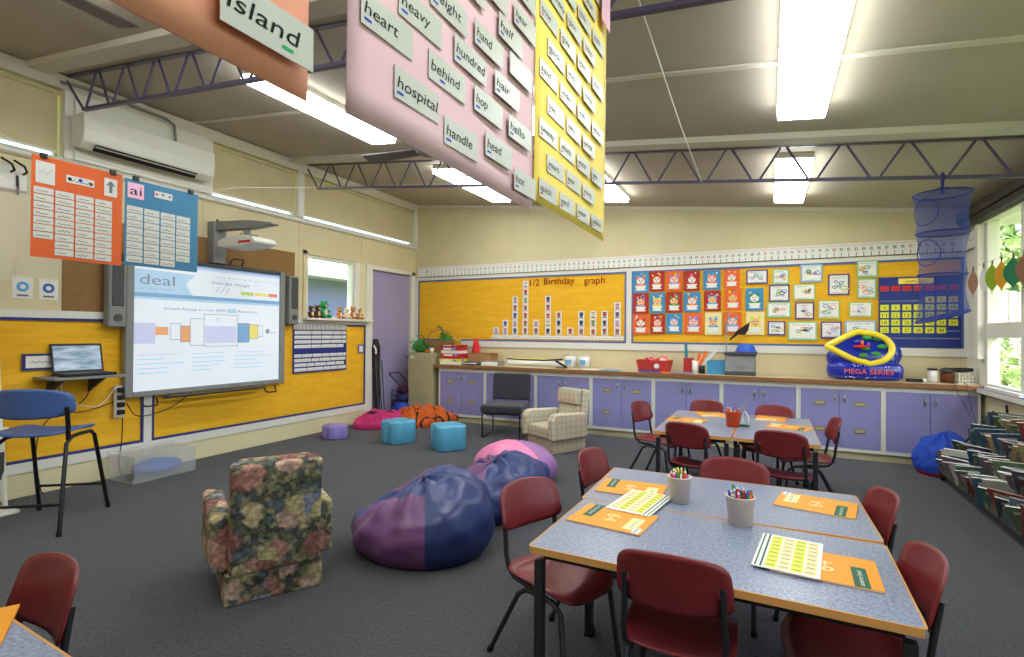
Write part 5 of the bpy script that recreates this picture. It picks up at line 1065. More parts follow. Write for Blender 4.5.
def table(cx, cy, w_, d_, rot, label):
    t = thing('school_table', label, 'table', (cx, cy, 0), rot, 'blue grey school tables'); hx, hy = w_ / 2, d_ / 2
    mb = MB(); mb.box(-hx + .004, hx - .004, -hy + .004, hy - .004, .598, .62, 'laminate'); mb.build('tabletop', t)
    mb = MB(); r_ = .02
    def rr_(h_, q): return [(sx * (hx - q) + r_ * math.cos(a) - sx * r_, sy * (hy - q) + r_ * math.sin(a) - sy * r_) for sx, sy, a0 in ((1, 1, 0), (-1, 1, 90), (-1, -1, 180), (1, -1, 270)) for a in [R(a0 + 22.5 * k) for k in range(5)]]
    outer, inner = rr_(0, 0), [(x * (1 - .006 / hx), y * (1 - .006 / hy)) for x, y in rr_(0, 0)]; n = len(outer)
    vs = [(x, y, .596) for x, y in outer] + [(x, y, .6205) for x, y in outer] + [(x, y, .6205) for x, y in inner] + [(x, y, .596) for x, y in inner]
    fs = []
    for k in range(n):
        j = (k + 1) % n; fs += [(k, j, n + j, n + k), (n + k, n + j, 2 * n + j, 2 * n + k), (2 * n + k, 2 * n + j, 3 * n + j, 3 * n + k), (3 * n + k, 3 * n + j, j, k)]
    mb.raw(vs, fs, 'edgewood'); mb.build('edge_band', t)
    mb = MB(); q = .045
    mb.box(-hx + q, hx - q, -hy + q, -hy + q + .025, .565, .597, 'black'); mb.box(-hx + q, hx - q, hy - q - .025, hy - q, .565, .597, 'black'); mb.box(-hx + q, -hx + q + .025, -hy + q + .026, hy - q - .026, .565, .597, 'black'); mb.box(hx - q - .025, hx - q, -hy + q + .026, hy - q - .026, .565, .597, 'black'); mb.build('frame', t)
    for sx in (-1, 1):
        for sy in (-1, 1):
            x, y = sx * (hx - .035), sy * (hy - .035); mb = MB(); mb.box(x - .016, x + .016, y - .016, y + .016, .012, .5645, 'steel'); lg = mb.build('leg', t)
            mb = MB(); mb.box(x - .018, x + .018, y - .018, y + .018, 0, .0118, 'black'); mb.build('foot_cap', lg)
table(-.198, 2.068, 1.175, .636, R(-1), 'blue grey table nearest us, holding the pencil pots'); table(-.206, 2.708, 1.19, .636, R(1), 'blue grey table pushed behind the nearest one')
table(-.543, 4.93, .58, 1.28, 0, 'blue grey far table at the armchair end'); table(.045, 4.93, .58, 1.28, 0, 'blue grey far table at the window end')
table(-2.05, .40, 1.20, .60, R(-3), 'blue grey table cut by the near corner of the view')

# pots and books on the tables
def pencil_pot(x, y, z, r, h_, m, label, n, seed, spread=.9):
    t = thing('pencil_pot', label, 'pot', (x, y, z), 0, 'pencil pots on the tables'); mb = MB(); mb.lathe([(r * .82, 0), (r, h_ * .97), (r * 1.04, h_ * .97), (r * 1.04, h_), (r * .95, h_), (r * .78, .006), (0, .006)], m, n=26); mb.build('pot_body', t)
    rr = random.Random(seed); cs = [('red', 'red'), ('green', 'green'), ('blue', 'blue'), ('yellow', 'yellow'), ('orange', 'orange'), ('teal', 'teal'), ('pen_pink', 'pink'), ('skyblue', 'sky blue'), ('carddred', 'dark red'), ('leafgreen', 'leaf green')]
    for i in range(n):
        cm, cnm = cs[rr.randrange(10)]; a = rr.uniform(0, 6.28); q = r * .80 * math.sqrt(rr.random()); tx, ty = math.cos(a) * q, math.sin(a) * q; L = rr.uniform(.9, 1.16) * h_ + .015
        k = 1.14
        b = MB(); p0 = Vector((tx * .55, ty * .55, .008)); p1 = Vector((tx * k, ty * k, L)); dv = (p1 - p0).normalized()
        b.tube([p0, p1 - dv * .010], .0058, cm, 7); b.tube([p1 - dv * .0098, p1], [.0056, .002], cm if i % 3 else 'paper', 7)
        tag(b.build('pencil', None, (x, y, z)), 'coloured pencil standing in the %s' % label, 'pencil', 'pencils in the %s' % label)
pencil_pot(-.372, 2.545, .621, .054, .118, 'pot', 'cream enamel pot further along the front table', 34, 1)
pencil_pot(-.103, 2.355, .621, .056, .118, 'pot', 'cream enamel pot nearer the window side', 38, 2)
pencil_pot(-.272, 4.82, .621, .062, .13, 'orangepot', 'orange red pot on the far tables', 14, 3)
t = thing('small_easel_ornament', 'little grey wire ornament standing beside the orange pot', 'ornament', (-.19, 4.86, .621)); mb = MB(); mb.box(-.045, .045, -.03, .03, 0, .014, 'dkgreen'); mb.build('base', t, bevel=.003)
mb = MB(); mb.tube([(-.04, 0, .014), (.02, 0, .20), (.03, 0, .24)], .006, 'silver', 6); mb.tube([(.035, 0, .014), (-.0, 0, .16), (-.02, 0, .18)], .006, 'silver', 6); mb.tube([(.03, 0, .015), (.04, 0, .08), (.01, 0, .13), (-.02, 0, .08), (.0, 0, .03)], .005, 'paper', 6); mb.build('wire_figure', t)

def workbook(x, y, a, label, z=.621):
    t = thing('exercise_book', label, 'book', (x, y, z), R(a), 'orange exercise books'); Q = Plane((0, 0, 0), (1, 0, 0), (0, 1, 0)); w_, h_ = .245, .315
    mb = MB(); mb.box(-w_ / 2 + .002, w_ / 2 - .002, -h_ / 2 + .002, h_ / 2 - .002, .0008, .005, 'paper'); mb.build('pages', t)
    mb = MB(); mb.box(-w_ / 2, w_ / 2, -h_ / 2, h_ / 2, .0051, .0062, 'bookorange'); mb.box(-w_ / 2, w_ / 2, -h_ / 2, h_ / 2, 0, .0007, 'bookorange'); cv = mb.build('cover', t)
    mb = MB(); e = .0066
    Q.rect(mb, -w_ / 2 + .0, -h_ / 2 + .035, .035, -h_ / 2 + .078, e, 'dkgreen'); Q.text(mb, 'sentence book', -w_ / 2 + .012, -h_ / 2 + .05, .022, e + .0004, 'paper', width=.12)
    Q.text(mb, '64', .0, -.03, .085, e, 'scr_yel' if 0 else 'cardcr', width=.085, align='c')
    Q.rect(mb, -.045, h_ / 2 - .085, .095, h_ / 2 - .03, e, 'cardcr'); Q.rect(mb, .06, h_ / 2 - .04, w_ / 2 - .004, h_ / 2 - .01, e + .0003, 'paper'); Q.scribble(mb, .065, .115, h_ / 2 - .032, .014, .003, e + .0006, 'ink')
    Q.scribble(mb, -.03, .08, h_ / 2 - .06, .014, .003, e + .0004, 'skyblue'); mb.build('cover_print', cv)
    return t
workbook(-.586, 2.171, -96, 'orange exercise book on the near table corner under the yellow grid card'); workbook(-.615, 2.635, -88, 'orange exercise book lying beyond the yellow grid card')
workbook(.195, 2.776, 80, 'orange exercise book alone at the window side of the front tables'); workbook(.165, 2.05, 88, 'orange exercise book under the upright edge of the lime grid card, window side')
workbook(-.66, 4.95, -98, 'orange exercise book at the armchair end of the far tables'); workbook(-.50, 5.40, -160, 'orange exercise book on the back edge of the far tables, armchair end')
workbook(.02, 5.40, 176, 'orange exercise book on the back edge of the far tables, window end'); workbook(.15, 4.97, 78, 'orange exercise book behind the chair at the window end of the far tables')
tb = workbook(-1.86, .53, -30, 'orange exercise book on the corner table in the foreground')
def gridcard(x, y, a, label, tz):
    t = thing('grid_card', label, 'card', (x, y, tz), R(a), 'lime word grid cards'); Q = Plane((0, 0, 0), (1, 0, 0), (0, 1, 0)); w_, h_ = .20, .33
    mb = MB(); mb.box(-w_ / 2, w_ / 2, -h_ / 2, h_ / 2, 0, .004, 'paper'); mb.build('folded_sheet', t, bevel=.0015)
    mb = MB(); rr = random.Random(int(x * 100))
    for r0 in range(8):
        for c in range(4):
            a0, b0 = -w_ / 2 + .038 + c * .0385, -h_ / 2 + .012 + r0 * .038; Q.rect(mb, a0, b0, a0 + .034, b0 + .034, .0045, 'limepaper' if (c) % 2 == 0 else 'cardcr'); Q.scribble(mb, a0 + .006, a0 + .028, b0 + .014, .01, .003, .005, 'inkgrey', rr)
    Q.rect(mb, -w_ / 2 + .024, -h_ / 2 + .004, -w_ / 2 + .030, h_ / 2 - .004, .0045, 'dkgreen'); Q.rect(mb, -w_ / 2 + .008, -h_ / 2 + .004, -w_ / 2 + .013, h_ / 2 - .004, .0045, 'dkgreen'); mb.build('printed_grid', t); return t
g1 = gridcard(-.49, 2.42, -96, 'lime yellow grid card lying across the two nearest orange books', .0) ; g1.location = (-.525, 2.42, .6285)
g2 = gridcard(.065, 2.09, 86, 'lime yellow grid card partly covering the orange book at the window side', .6285); g1.rotation_euler = (0, 0, R(172)); g2.rotation_euler = (0, 0, R(-6))

# ---------------------------------------------------------------- armchairs (same model, two fabrics)
def armchair(name, label, x, y, a, m, s=1.0):
    t = thing(name, label, 'armchair', (x, y, 0), a)
    mb = MB(); mb.box(-.235 * s, .235 * s, -.27 * s, .25 * s, .0, .16 * s, m); mb.build('plinth', t, bevel=.012)
    for sx in (-1, 1):
        mb = MB(); xo, xi = sx * .30 * s, sx * .195 * s
        y0, y1 = -.24 * s, .30 * s; prof = [(y0, .16 * s), (y1 - .0, .16 * s), (y1 + .01, .40 * s), (y1 - .02, .455 * s), (y1 - .08, .47 * s), (y0, .45 * s)]
        if sx > 0: mb.prism(prof, xi, xo, m, u=(0, 1, 0), v=(0, 0, 1), w=(1, 0, 0))
        else: mb.prism(prof, xo, xi, m, u=(0, 1, 0), v=(0, 0, 1), w=(1, 0, 0))
        mb.build('arm', t, bevel=.030, seg=4)
    mb = MB(); mb.box(-.193 * s, .193 * s, -.16 * s, .29 * s, .165 * s, .31 * s, m); mb.build('seat_cushion', t, bevel=.03, seg=3)
    Tm = Matrix.Translation((0, -.20 * s, .16 * s)) @ Matrix.Rotation(R(6), 4, 'X')
    mb = MB(); mb.box(-.215 * s, .215 * s, -.10 * s, .0, .0, .56 * s, m, Tm); mb.build('back', t, bevel=.022, seg=3)
    mb = MB(); mb.box(-.17 * s, .17 * s, .002, .05 * s, .14 * s, .36 * s, m, Tm); mb.box(-.185 * s, .185 * s, .002, .075 * s, .37 * s, .55 * s, m, Tm); mb.build('back_cushion', t, bevel=.02, seg=3)
    return t
# floral: its back faces the camera
fa = math.atan2(.86, .5)
armchair('floral_armchair', 'small floral tapestry armchair with its back to us', -2.57, 2.09, R(60), 'floral', 1.02)
armchair('plaid_armchair', 'small cream plaid armchair near the lilac cabinets', -2.31, 5.96, R(152), 'plaid', 1.0)

# charcoal visitor chair
t = thing('visitor_chair', 'low charcoal upholstered chair on black sled legs before the cabinets', 'chair', (-3.20, 6.38, 0), R(191))
mb = MB(); mb.box(-.28, .28, -.24, .29, .33, .44, 'charcoal_fab'); mb.build('seat', t, bevel=.03, seg=3)
Tm = Matrix.Translation((0, -.23, .46)) @ Matrix.Rotation(R(8), 4, 'X')
mb = MB(); mb.box(-.27, .27, -.07, .01, .0, .37, 'charcoal_fab', Tm); mb.build('backrest', t, bevel=.03, seg=3)
for s in (-1, 1):
    mb = MB(); mb.tube([(s * .255, .26, .33), (s * .255, .26, .03), (s * .255, .235, .010), (s * .255, -.20, .010), (s * .255, -.225, .03), (s * .255, -.235, .33), (s * .255, -.28, .60)], .010, 'black', 8); mb.build('sled_leg', t)
mb = MB(); mb.tube([(-.24, .24, .32), (.24, .24, .32)], .009, 'black', 8); mb.build('cross_bar', t)

# blue high chair by the whiteboard
t = thing('high_chair', 'tall blue moulded chair on splayed black legs before the laptop', 'chair', (-4.68, 1.95, 0), R(37))
mb = MB(); plate(mb, .225, .22, lambda x, y: (x, y, .665 + .02 * (abs(x) / .22) ** 2.5 - .025 * max(0, (y - .13) / .09) ** 2), 'bluesplastic'); mb.build('seat', t, solid=.016, merge=True)
mb = MB(); plate(mb, .26, .105, lambda x, v: (x, -.25 + .08 * (x / .25) ** 2 - .02 * v / .12, .885 + v - .016 * (x / .25) ** 2 * (v + .02) / .10), 'bluesplastic', e=4.5); mb.build('backrest', t, solid=.014, merge=True)
for s in (-1, 1):
    mb = MB(); mb.tube([(s * .235, -.215, .86), (s * .23, -.19, .72), (s * .22, -.17, .63)], .015, 'black', 8); mb.build('back_support', t)
    for pts in ([(s * .20, -.005, .638), (s * .203, -.10, .635), (s * .21, -.17, .60), (s * .25, -.31, .0)], [(s * .20, -.005, .638), (s * .20, .13, .635), (s * .205, .17, .60), (s * .235, .31, .0)]):
        mb = MB(); mb.tube(pts, .014, 'black', 8); lg = mb.build('leg', t); q = pts[-1]; mb = MB(); mb.tube([(q[0], q[1], 0), (q[0], q[1] * .985, .035)], .0165, 'black', 8); mb.build('foot_cap', lg)
mb = MB(); mb.tube([(-.237, -.26, .20), (.237, -.26, .20)], .010, 'black', 8); mb.tube([(-.225, .26, .20), (.225, .26, .20)], .010, 'black', 8); mb.build('footrest_bar', t)

# ---------------------------------------------------------------- beanbags
def beanbag(name, label, loc, rot, shape, panels, nu=72, nv=40, parts=None):
    t = thing(name, label, 'beanbag', loc, rot)
    mb = MB(); vs = []
    for i in range(nv + 1):
        th = math.pi * i / nv
        for j in range(nu):
            a = 2 * math.pi * j / nu; vs.append(shape(Vector((math.sin(th) * math.cos(a), math.sin(th) * math.sin(a), -math.cos(th)))))
    by = {}
    for i in range(nv):
        for j in range(nu):
            a, b = i * nu + j, i * nu + (j + 1) % nu; by.setdefault(panels(2 * math.pi * (j + .5) / nu, i / nv), []).append((a, b, b + nu, a + nu))
    for m_, fs in by.items(): mb.raw(vs, fs, m_, True)
    mb.build('cover', t, merge=True)
    return t
def bagshape(rx, ry, h, lean, dent, fold, seed, flat=.55):
    def f(p):
        a = math.atan2(p.y, p.x); z = p.z; rad = math.hypot(p.x, p.y)
        bulge = 1 + .06 * math.cos(2 * a + seed)
        x, y = p.x * rx * bulge, p.y * ry * bulge
        zz = max(z, -flat); zn = (zz + flat) / (1 + flat)           # 0 at floor, 1 at crown
        if z < -flat: k = rad / max(1e-4, math.sqrt(1 - flat ** 2)); x, y = p.x / max(rad, 1e-4) * rx * bulge * math.sqrt(1 - flat ** 2) * k, p.y / max(rad, 1e-4) * ry * bulge * math.sqrt(1 - flat ** 2) * k
        hh = h * (1 + lean[0] * p.x + lean[1] * p.y)
        zt = zn * hh
        for dx, dy, dr, dd in dent:
            q = ((p.x - dx) ** 2 + (p.y - dy) ** 2) / dr ** 2
            if z > -.2: zt -= dd * math.exp(-q) * min(1, (z + .2) / .5)
        w_ = fold * (math.sin(a * 9 + 3 * noise.noise(Vector((a, zn * 2, seed)))) * .5 + noise.noise(p * 3.2 + Vector((seed, 0, 0))) + .4 * noise.noise(p * 8 + Vector((0, seed, 0)))) * (.3 + .7 * zn) * min(1, zn * 4 + .1)
        n_ = p.normalized() if p.length > 0 else Vector((0, 0, 1))
        return Vector((x + n_.x * w_, y + n_.y * w_, max(0, zt + n_.z * w_ * (1 if zn > .02 else 0))))
    return f
# local +x of the bags points to the right of the view, +y away from the camera
va = math.atan2(.58, .81)
def pan1(a, v):
    d = (math.degrees(a) + 360) % 360          # 270 = towards the camera
    if v > .80: return 'navyvinyl'
    if 180 <= d < 272: return 'plumvinyl'
    if d >= 272 or d < 62: return 'navyvinyl'
    if 62 <= d < 125: return 'plumvinyl'
    return 'navyvinyl'
bb = beanbag('beanbag', 'big plum and navy beanbag in the middle of the floor', (-2.015, 2.84, 0), va, bagshape(.445, .44, .47, (.20, .10), ((-.42, .30, .34, .17), (-.75, -.1, .3, .02)), .028, 1.1), pan1)
def pan2(a, v):
    d = (math.degrees(a) + 360) % 360
    if v > .72 and 150 < d < 250: return 'plumvinyl'
    if 95 < d < 130: return 'plumvinyl'
    return 'navyvinyl'
beanbag('beanbag', 'slumped navy beanbag just beyond the plum and navy one', (-1.945, 3.67, 0), va, bagshape(.46, .42, .42, (.22, .0), ((-.45, -.15, .25, .10), (0, .1, .18, .05), (-.5, .5, .4, .06)), .04, 5.1), pan2)
def pan3(a, v): return 'pinkvinyl' if 100 < (math.degrees(a) + 360) % 360 < 300 else 'lilacvinyl'
beanbag('beanbag', 'smooth pink and mauve beanbag behind the navy one', (-2.16, 4.52, 0), va, bagshape(.38, .36, .37, (-.05, 0), (), .006, 1.0), pan3)
beanbag('beanbag', 'royal blue and crimson beanbag between the cabinets and the book rack', (1.58, 6.66, 0), R(10), bagshape(.245, .22, .42, (.1, .1), ((-.3, .2, .3, .04),), .03, 8.0), lambda a, v: 'redcloth' if v < .36 else 'bluecloth')
def pile(name, label, loc, rot, rx, ry, h, mats, seed):
    def f(p):
        r_ = math.hypot(p.x, p.y); a = math.atan2(p.y, p.x); z = max(0, p.z + .3) / 1.3
        n1 = noise.noise(Vector((p.x * 2.2 + seed, p.y * 2.2, seed))); n2 = abs(noise.noise(Vector((p.x * 4.5, p.y * 4.5 + seed, 1.3)))); n3 = abs(noise.noise(Vector((p.x * 9 + seed, p.y * 9, 4))))
        k = 1 + .10 * math.sin(3 * a + seed) + .06 * math.sin(7 * a)
        return Vector((p.x * rx * k, p.y * ry * k, max(0, z * h * (.85 + .5 * n1) + (.16 * n2 + .05 * n3) * h * min(1, z * 3) - .18 * h * math.exp(-(r_ / .25) ** 2) * (z > .5))))
    t = thing(name, label, 'beanbag', loc, rot); mb = MB(); nu, nv = 260, 120; vs = []; by = {}
    for i in range(nv + 1):
        th = math.pi * i / nv
        for j in range(nu):
            a = 2 * math.pi * j / nu; vs.append(f(Vector((math.sin(th) * math.cos(a), math.sin(th) * math.sin(a), -math.cos(th)))))
    for i in range(nv):
        for j in range(nu):
            a, b = i * nu + j, i * nu + (j + 1) % nu; th = math.pi * (i + .5) / nv; p = (math.sin(th) * math.cos(2 * math.pi * j / nu), math.sin(th) * math.sin(2 * math.pi * j / nu), i / nv)
            by.setdefault(mats(p), []).append((a, b, b + nu, a + nu))
    for m_, fs in by.items(): mb.raw(vs, fs, m_, True)
    mb.build('cloth_cover', t, merge=True); return t
def mp(p): return 'darkmag' if (p[0] + .02) ** 2 + (p[1] + .25) ** 2 * 2.2 < .17 + .10 * noise.noise(Vector((p[0] * 4, p[1] * 4, 2))) and p[2] > .5 else 'magenta'
def mo(p):
    q = 8 * (p[0] * .9 + .15 * p[1]) + 1.2 * noise.noise(Vector((p[0] * 2, p[1] * 2, 9))); s_ = abs(((q) % 4) - 2)
    r_ = abs(((6 * p[1] - 2.5 * p[0] + .8 * noise.noise(Vector((p[0] * 3, p[1], 4)))) % 4) - 2)
    return 'stripe' if (s_ < .17 or r_ < .15) else 'orangecloth'
pile('collapsed_beanbag', 'collapsed magenta cloth beanbag on the floor by the mauve door', (-5.10, 6.14, 0), va, .42, .33, .25, mp, 3)
pile('collapsed_beanbag', 'collapsed orange beanbag with dark stripes before the filing cabinet', (-4.70, 6.56, 0), va - .1, .47, .30, .30, mo, 7)
t = thing('blue_bag', 'blue cloth bag half hidden between the orange beanbag and the cart', 'bag', (-5.33, 6.86, 0)); mb = MB(); mb.blob((0, 0, .13), (.16, .14, .13), 'bluecloth', 20, fn=lambda p: p * (1 + .2 * noise.noise(p * 3))); mb.build('bag_body', t)

# ---------------------------------------------------------------- scalloped ottomans
def ottoman(x, y, r, h_, m, label, rot=0, lobes=5):
    t = thing('ottoman', label, 'ottoman', (x, y, 0), rot, 'flower shaped vinyl ottomans'); mb = MB(); n = 60
    def rad(a): return r * (.80 + .20 * abs(math.cos(lobes * a / 2)) ** .6) if lobes > 4 else r * (.70 + .30 * abs(math.cos(lobes * a / 2)) ** 1.0)
    prof = [(.93, 0), (1, .02), (1, h_ - .035), (.985, h_ - .015), (.94, h_ - .003), (.6, h_), (0.001, h_)]
    vs = [(rad(2 * math.pi * j / n) * k * math.cos(2 * math.pi * j / n), rad(2 * math.pi * j / n) * k * math.sin(2 * math.pi * j / n), z) for k, z in prof for j in range(n)]
    fs = [(i * n + j, i * n + (j + 1) % n, (i + 1) * n + (j + 1) % n, (i + 1) * n + j) for i in range(len(prof) - 1) for j in range(n)] + [tuple(reversed(range(n)))]
    mb.raw(vs, fs, m, True); mb.build('padded_body', t)
ottoman(-5.10, 5.18, .165, .175, 'violet', 'small lilac flower shaped ottoman near the golden board', .3)
ottoman(-4.21, 5.36, .215, .285, 'aqua', 'aqua flower shaped ottoman in front of the magenta beanbag', .5, 4)
ottoman(-3.45, 5.34, .22, .30, 'aqua', 'aqua flower shaped ottoman nearest the charcoal chair', .15, 4)

# ---------------------------------------------------------------- by the door
t = thing('folded_umbrella_bag', 'tall black zipped bag of poles leaning at the mauve door', 'bag', (-5.50, 6.44, 0)); mb = MB()
mb.tube([(.03, 0, 0), (0, .01, .5), (-.03, .02, .85), (-.035, .02, 1.15), (-.03, .01, 1.28)], [.035, .055, .07, .075, .04], 'black', 14); mb.build('bag_body', t)
mb = MB(); mb.tube([(-.01, -.05, 1.18), (.04, -.06, 1.12), (.04, -.06, 1.05)], .012, 'paper', 8); mb.build('white_tag', t)
mb = MB()
for dx, dy in ((.07, .02), (.10, .05), (.05, -.03)): mb.tube([(dx + .04, dy, 0.002), (dx - .04, dy, .95)], .010, 'darkgrey', 8)
mb.build('poles', t)
t = thing('wire_cart', 'black wire cart loaded with dark bags beside the filing cabinet', 'cart', (-5.40, 6.98, 0)); mb = MB()
for y in (-.13, .13):
    mb.tube([(-.17, y, .72), (-.17, y, .70), (.0, y, .55), (.14, y, .42), (.14, y, .06)], .009, 'black', 8); mb.tube([(-.12, y, .10), (-.12, y, .45), (.14, y, .42)], .008, 'black', 8)
for z in (.12, .2, .28, .36): mb.tube([(-.12, -.13, z), (.14, -.13, z), (.14, .13, z), (-.12, .13, z)], .004, 'black', 6, closed=True)
mb.tube([(-.17, -.13, .72), (-.17, .13, .72)], .010, 'black', 8); mb.build('wire_frame', t)
for y in (-.13, .13):
    mb = MB(); mb.tube([(.0, y - .014, .06), (.0, y + .014, .06)], .058, 'black', 18); mb.build('wheel', t)
for i, (z, m_, lb) in enumerate(((.13, 'black', 'black bundle at the bottom of the wire cart'), (.27, 'navy', 'navy bundle in the wire cart'), (.40, 'darkmag', 'plum bundle on top of the wire cart load'))):
    b = MB(); b.blob((0, 0, .05), (.10, .11, .07), m_, 16, fn=lambda p: p * (1 + .3 * noise.noise(p * 3 + Vector((i, 0, 0))))); tag(b.build('cloth_bundle', None, (-5.39, 6.98, z)), lb, 'bundle', 'bundles in the wire cart')

# ---------------------------------------------------------------- blue hanging net and paper leaves
t = thing('hanging_net_basket', 'tall blue net storage cylinder hanging from the far truss', 'hanging basket', (1.195, 5.08, 0))
zs = [2.49, 2.19, 1.87, 1.545]; rad = [.185, .165, .15, .165]
tilt = [0, 0, 0, .0]
mb = MB(); prof = []
n = 40; vs = []; lv = []
for k in range(3):
    for q in range(6):
        f_ = q / 6; z = zs[k] + (zs[k + 1] - zs[k]) * f_; r_ = rad[k] + (rad[k + 1] - rad[k]) * f_ - .018 * math.sin(math.pi * f_); lv.append((r_, z))
lv.append((rad[3], zs[3]))
for r_, z in lv:
    for j in range(n):
        a = 2 * math.pi * j / n; vs.append((r_ * math.cos(a), r_ * math.sin(a), z + (.05 * (z < 1.9) * (1.9 - z) / .33 * math.cos(a - .2))))
mb.raw(vs, [(i * n + j, i * n + (j + 1) % n, (i + 1) * n + (j + 1) % n, (i + 1) * n + j) for i in range(len(lv) - 1) for j in range(n)], 'net', True); mb.build('net_wall', t)
for k in range(4):
    tl = .05 if k == 3 else 0
    pts = [(rad[k] * math.cos(2 * math.pi * j / 32), rad[k] * math.sin(2 * math.pi * j / 32), zs[k] + tl * math.cos(2 * math.pi * j / 32 - .2)) for j in range(32)]
    mb = MB(); mb.tube(pts, .006, 'netdark', 6, closed=True); mb.build('ring', t)
    mb = MB(); mb.raw(pts, [tuple(range(32))], 'net' if k < 3 else 'netdark'); mb.build('net_floor', t)
for k in range(2):
    zc = (zs[k] + zs[k + 1]) / 2; rr_ = rad[k] - .008; pts = []
    for j in range(28):
        q = 2 * math.pi * j / 28; aa = R(219) + .095 / rr_ * 1.0 * math.cos(q) ; pts.append((rr_ * math.cos(aa), rr_ * math.sin(aa), zc + .10 * math.sin(q)))
    mb = MB(); mb.tube(pts, .004, 'netdark', 6, closed=True); mb.build('opening_rim', t)
zt_ = 3.277 - .1005 * 6.545
mb = MB(); mb.tube([(.0, 0, zs[0]), (.0, 0, zt_ - .03)], .012, 'netdark', 8)
for a in (0, 2.1, 4.2): mb.tube([(.18 * math.cos(a), .18 * math.sin(a), zs[0]), (0, 0, zt_ - .07)], .003, 'netdark', 5)
mb.tube([(0, -.025, zt_ - .03), (0, -.03, zt_ + .01), (0, 0, zt_ + .03), (0, .03, zt_ + .01), (0, .025, zt_ - .03)], .010, 'netdark', 8, closed=True); mb.build('hanging_strap', t)
LFX = 1.80
b = MB(); b.tube([(LFX + .12, 7.5, 2.10), (LFX, 6.95, 2.075), (LFX, 6.3, 2.075), (LFX, 5.6, 2.10), (LFX + .1, 4.2, 2.25)], .003, 'paper', 5); tag(b.build('leaf_string'), 'thin string of paper leaves across the side window', 'string')
for i, (px, c, lb, w_) in enumerate(((973, (150, 112, 88), 'brown paper leaf first on the window string', .8), (983.5, (206, 200, 196), 'pale paper leaf between the brown and lime ones', .6), (992, (132, 160, 30), 'lime green paper leaf on the window string', 1), (1001.5, (206, 150, 34), 'mustard yellow paper leaf on the window string', 1), (1013, (44, 120, 76), 'dark green paper leaf on the window string', 1.25), (1024, (140, 100, 70), 'tan paper leaf at the edge of the view on the string', 1))):
    q = at(px, 272, 'x', LFX); M['pleaf%d' % i] = mat('paper_leaf_colour_%d' % i, c, .7, .2)
    t = thing('paper_leaf', lb, 'paper leaf', (LFX, q.y, 1.80), 0, 'paper leaves strung in the window'); mb = MB(); dv = Vector((.6, -.8, 0))
    hw = .060 * w_; prof = [(-math.sin(math.pi * k / 12) * hw, .25 * k / 12) for k in range(13)] + [(math.sin(math.pi * k / 12) * hw, .25 * k / 12) for k in range(11, 0, -1)]
    mb.prism(prof, -.0015, .0015, 'pleaf%d' % i, u=tuple(dv), v=(0, 0, 1)); mb.build('leaf_blade', t)
    mb = MB(); mb.tube([(0, 0, .24), (.003, -.003, .285)], .006, 'brown', 6); mb.build('stalk', t); mb = MB(); mb.tube([(0, 0, 0), (0, 0, -.02)], .004, 'pleaf%d' % i, 5); mb.build('leaf_tip', t)

# ---------------------------------------------------------------- tiered book rack under the side windows
t = thing('book_rack', 'long black wire book rack in tiers under the side windows', 'book rack', (1.49, 5.0, 0))
Y0, Y1 = -3.0, 1.42
tiers = [(0.0, .08), (.12, .22), (.24, .36), (.35, .50)]
for k, (x, z) in enumerate(tiers):
    mb = MB()
    mb.tube([(x, Y0, z), (x, Y1, z)], .007, 'black', 6); mb.tube([(x - .02, Y0, z + .15), (x - .02, Y1, z + .15)], .007, 'black', 6); mb.tube([(x + .12, Y0, z), (x + .12, Y1, z)], .006, 'black', 6)
    for i in range(24):
        y = Y0 + (Y1 - Y0) * i / 23; mb.tube([(x - .02, y, z + .15), (x, y, z), (x + .12, y, z)], .003, 'black', 5)
    mb.build('wire_tier', t)
    M['rackpanel'] = mat('rack_front_panel', (58, 64, 52), .4, .4, c2=(110, 112, 84), scale=18, stretch=(1, 1, 3))
    mb = MB(); hp = .20 if k == 0 else .14; mb.hexa([(x - .004, Y0, z + .006), (x - .001, Y0, z + .006), (x - .004, Y1, z + .006), (x - .001, Y1, z + .006), (x - .027, Y0, z + hp), (x - .024, Y0, z + hp), (x - .027, Y1, z + hp), (x - .024, Y1, z + hp)], 'rackpanel'); mb.build('front_panel', t)
for y in (Y0 + .02, (Y0 + Y1) / 2, Y1 - .02):
    mb = MB(); mb.tube([(0, y, .10), (.0, y, .03), (.42, y, .03), (.50, y, .62), (.49, y, .76)], .010, 'black', 8); mb.tube([(0, y, .10), (.40, y, .70)], .008, 'black', 8); mb.build('end_frame', t)
    for x in (.02, .38):
        mb = MB(); mb.tube([(x, y - .012, .022), (x, y + .012, .022)], .022, 'black', 14); mb.build('castor', t)
rr = random.Random(12)
tn = ['lowest', 'second', 'third', 'top']; cname = {'bk1': 'teal', 'bk2': 'moss green', 'bk3': 'brick red', 'bk4': 'sand', 'bk5': 'slate', 'bk6': 'white', 'bk7': 'grey blue', 'bk8': 'ochre', 'bk9': 'sea green', 'bk10': 'mauve'}
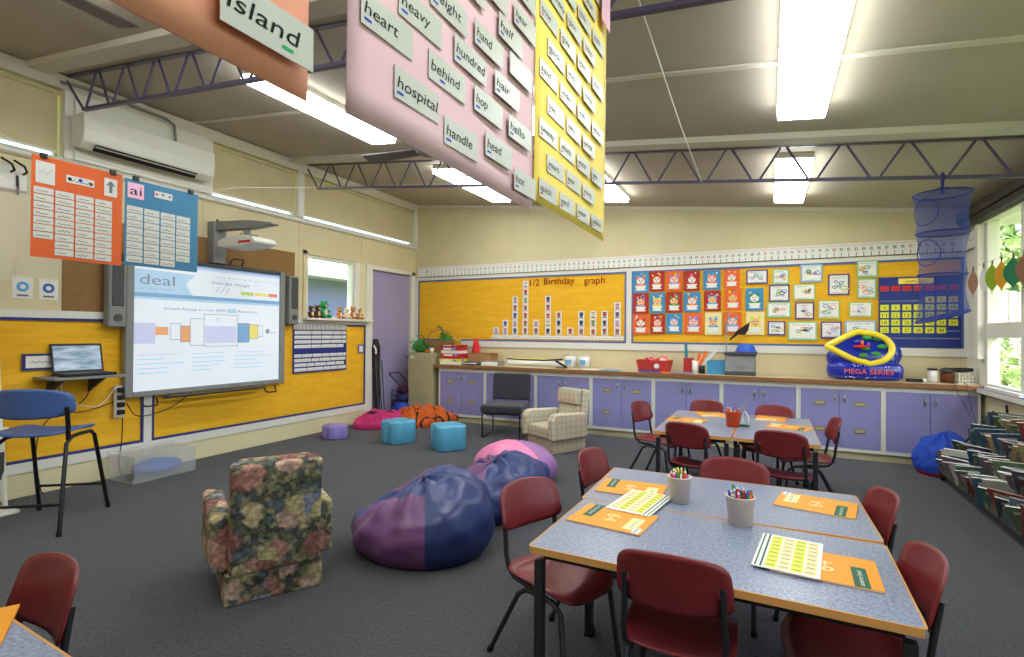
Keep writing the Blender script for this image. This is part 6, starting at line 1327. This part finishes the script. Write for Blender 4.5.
ordb = lambda i: (ordn + ['fifteenth', 'sixteenth', 'seventeenth', 'eighteenth', 'nineteenth', 'twentieth'] + ['twenty %s' % q for q in ordn[:9]] + ['thirtieth'] + ['thirty %s' % q for q in ordn[:9]] + ['fortieth'])[i]
for k, (x, z) in enumerate(tiers):
    y = 5.0 + Y1 - .10; i = 0
    while y > 3.9:
        cm = 'bk%d' % rr.randint(1, 10); wd, ht = rr.uniform(.17, .24), rr.uniform(.22, .29); th = rr.uniform(.008, .016)
        t = thing('picture_book', '%s picture book in the %s rack tier, %s from the cabinets' % (cname[cm], tn[k], ordb(i)), 'book', (1.49 + x + .085, y, z + .012), 0, 'picture books in the wire rack')
        t.rotation_euler = (R(rr.uniform(24, 44)), R(rr.uniform(-8, 10)), R(rr.uniform(-48, -20)))
        hw = wd / 2; mb = MB(); mb.box(-hw, hw, -th / 2 + .0012, th / 2 - .0012, .003, ht - .003, 'paper'); mb.build('pages', t)
        mb = MB(); mb.box(-hw - .002, hw + .002, -th / 2, -th / 2 + .0011, 0, ht, cm); mb.box(-hw - .002, hw + .002, th / 2 - .0011, th / 2, 0, ht, cm); mb.box(-hw - .003, -hw - .0021, -th / 2, th / 2, 0, ht, cm)
        Q = Plane((0, -th / 2 - .0002, 0), (1, 0, 0), (0, 0, 1)); Q.rect(mb, -hw * .7, ht * .25, hw * .7, ht * .65, .0004, 'bk%d' % rr.randint(1, 10)); Q.rect(mb, -hw * .7, ht * .76, hw * .6, ht * .86, .0004, 'bk6'); mb.build('cover', t)
        y -= rr.uniform(.075, .105); i += 1
M['books_ok'] = M['paper']
t = thing('white_card_holder', 'white card folder sticking out of the lowest tier of the book rack', 'folder', (1.555, 6.02, .14)); mb = MB(); mb.box(-.09, .09, -.006, .006, 0, .27, 'paper'); mb.build('folder', t); t.rotation_euler = (R(24), 0, R(-34))
t = thing('sill_tray', 'white tray with blue inside on the window sill above the book rack', 'tray', (1.955, 6.4, .8755)); mb = MB(); mb.box(-.05, .0, -.4, .4, 0, .03, 'white'); mb.build('tray', t); t.location = (XR - .045, 6.30, .876)
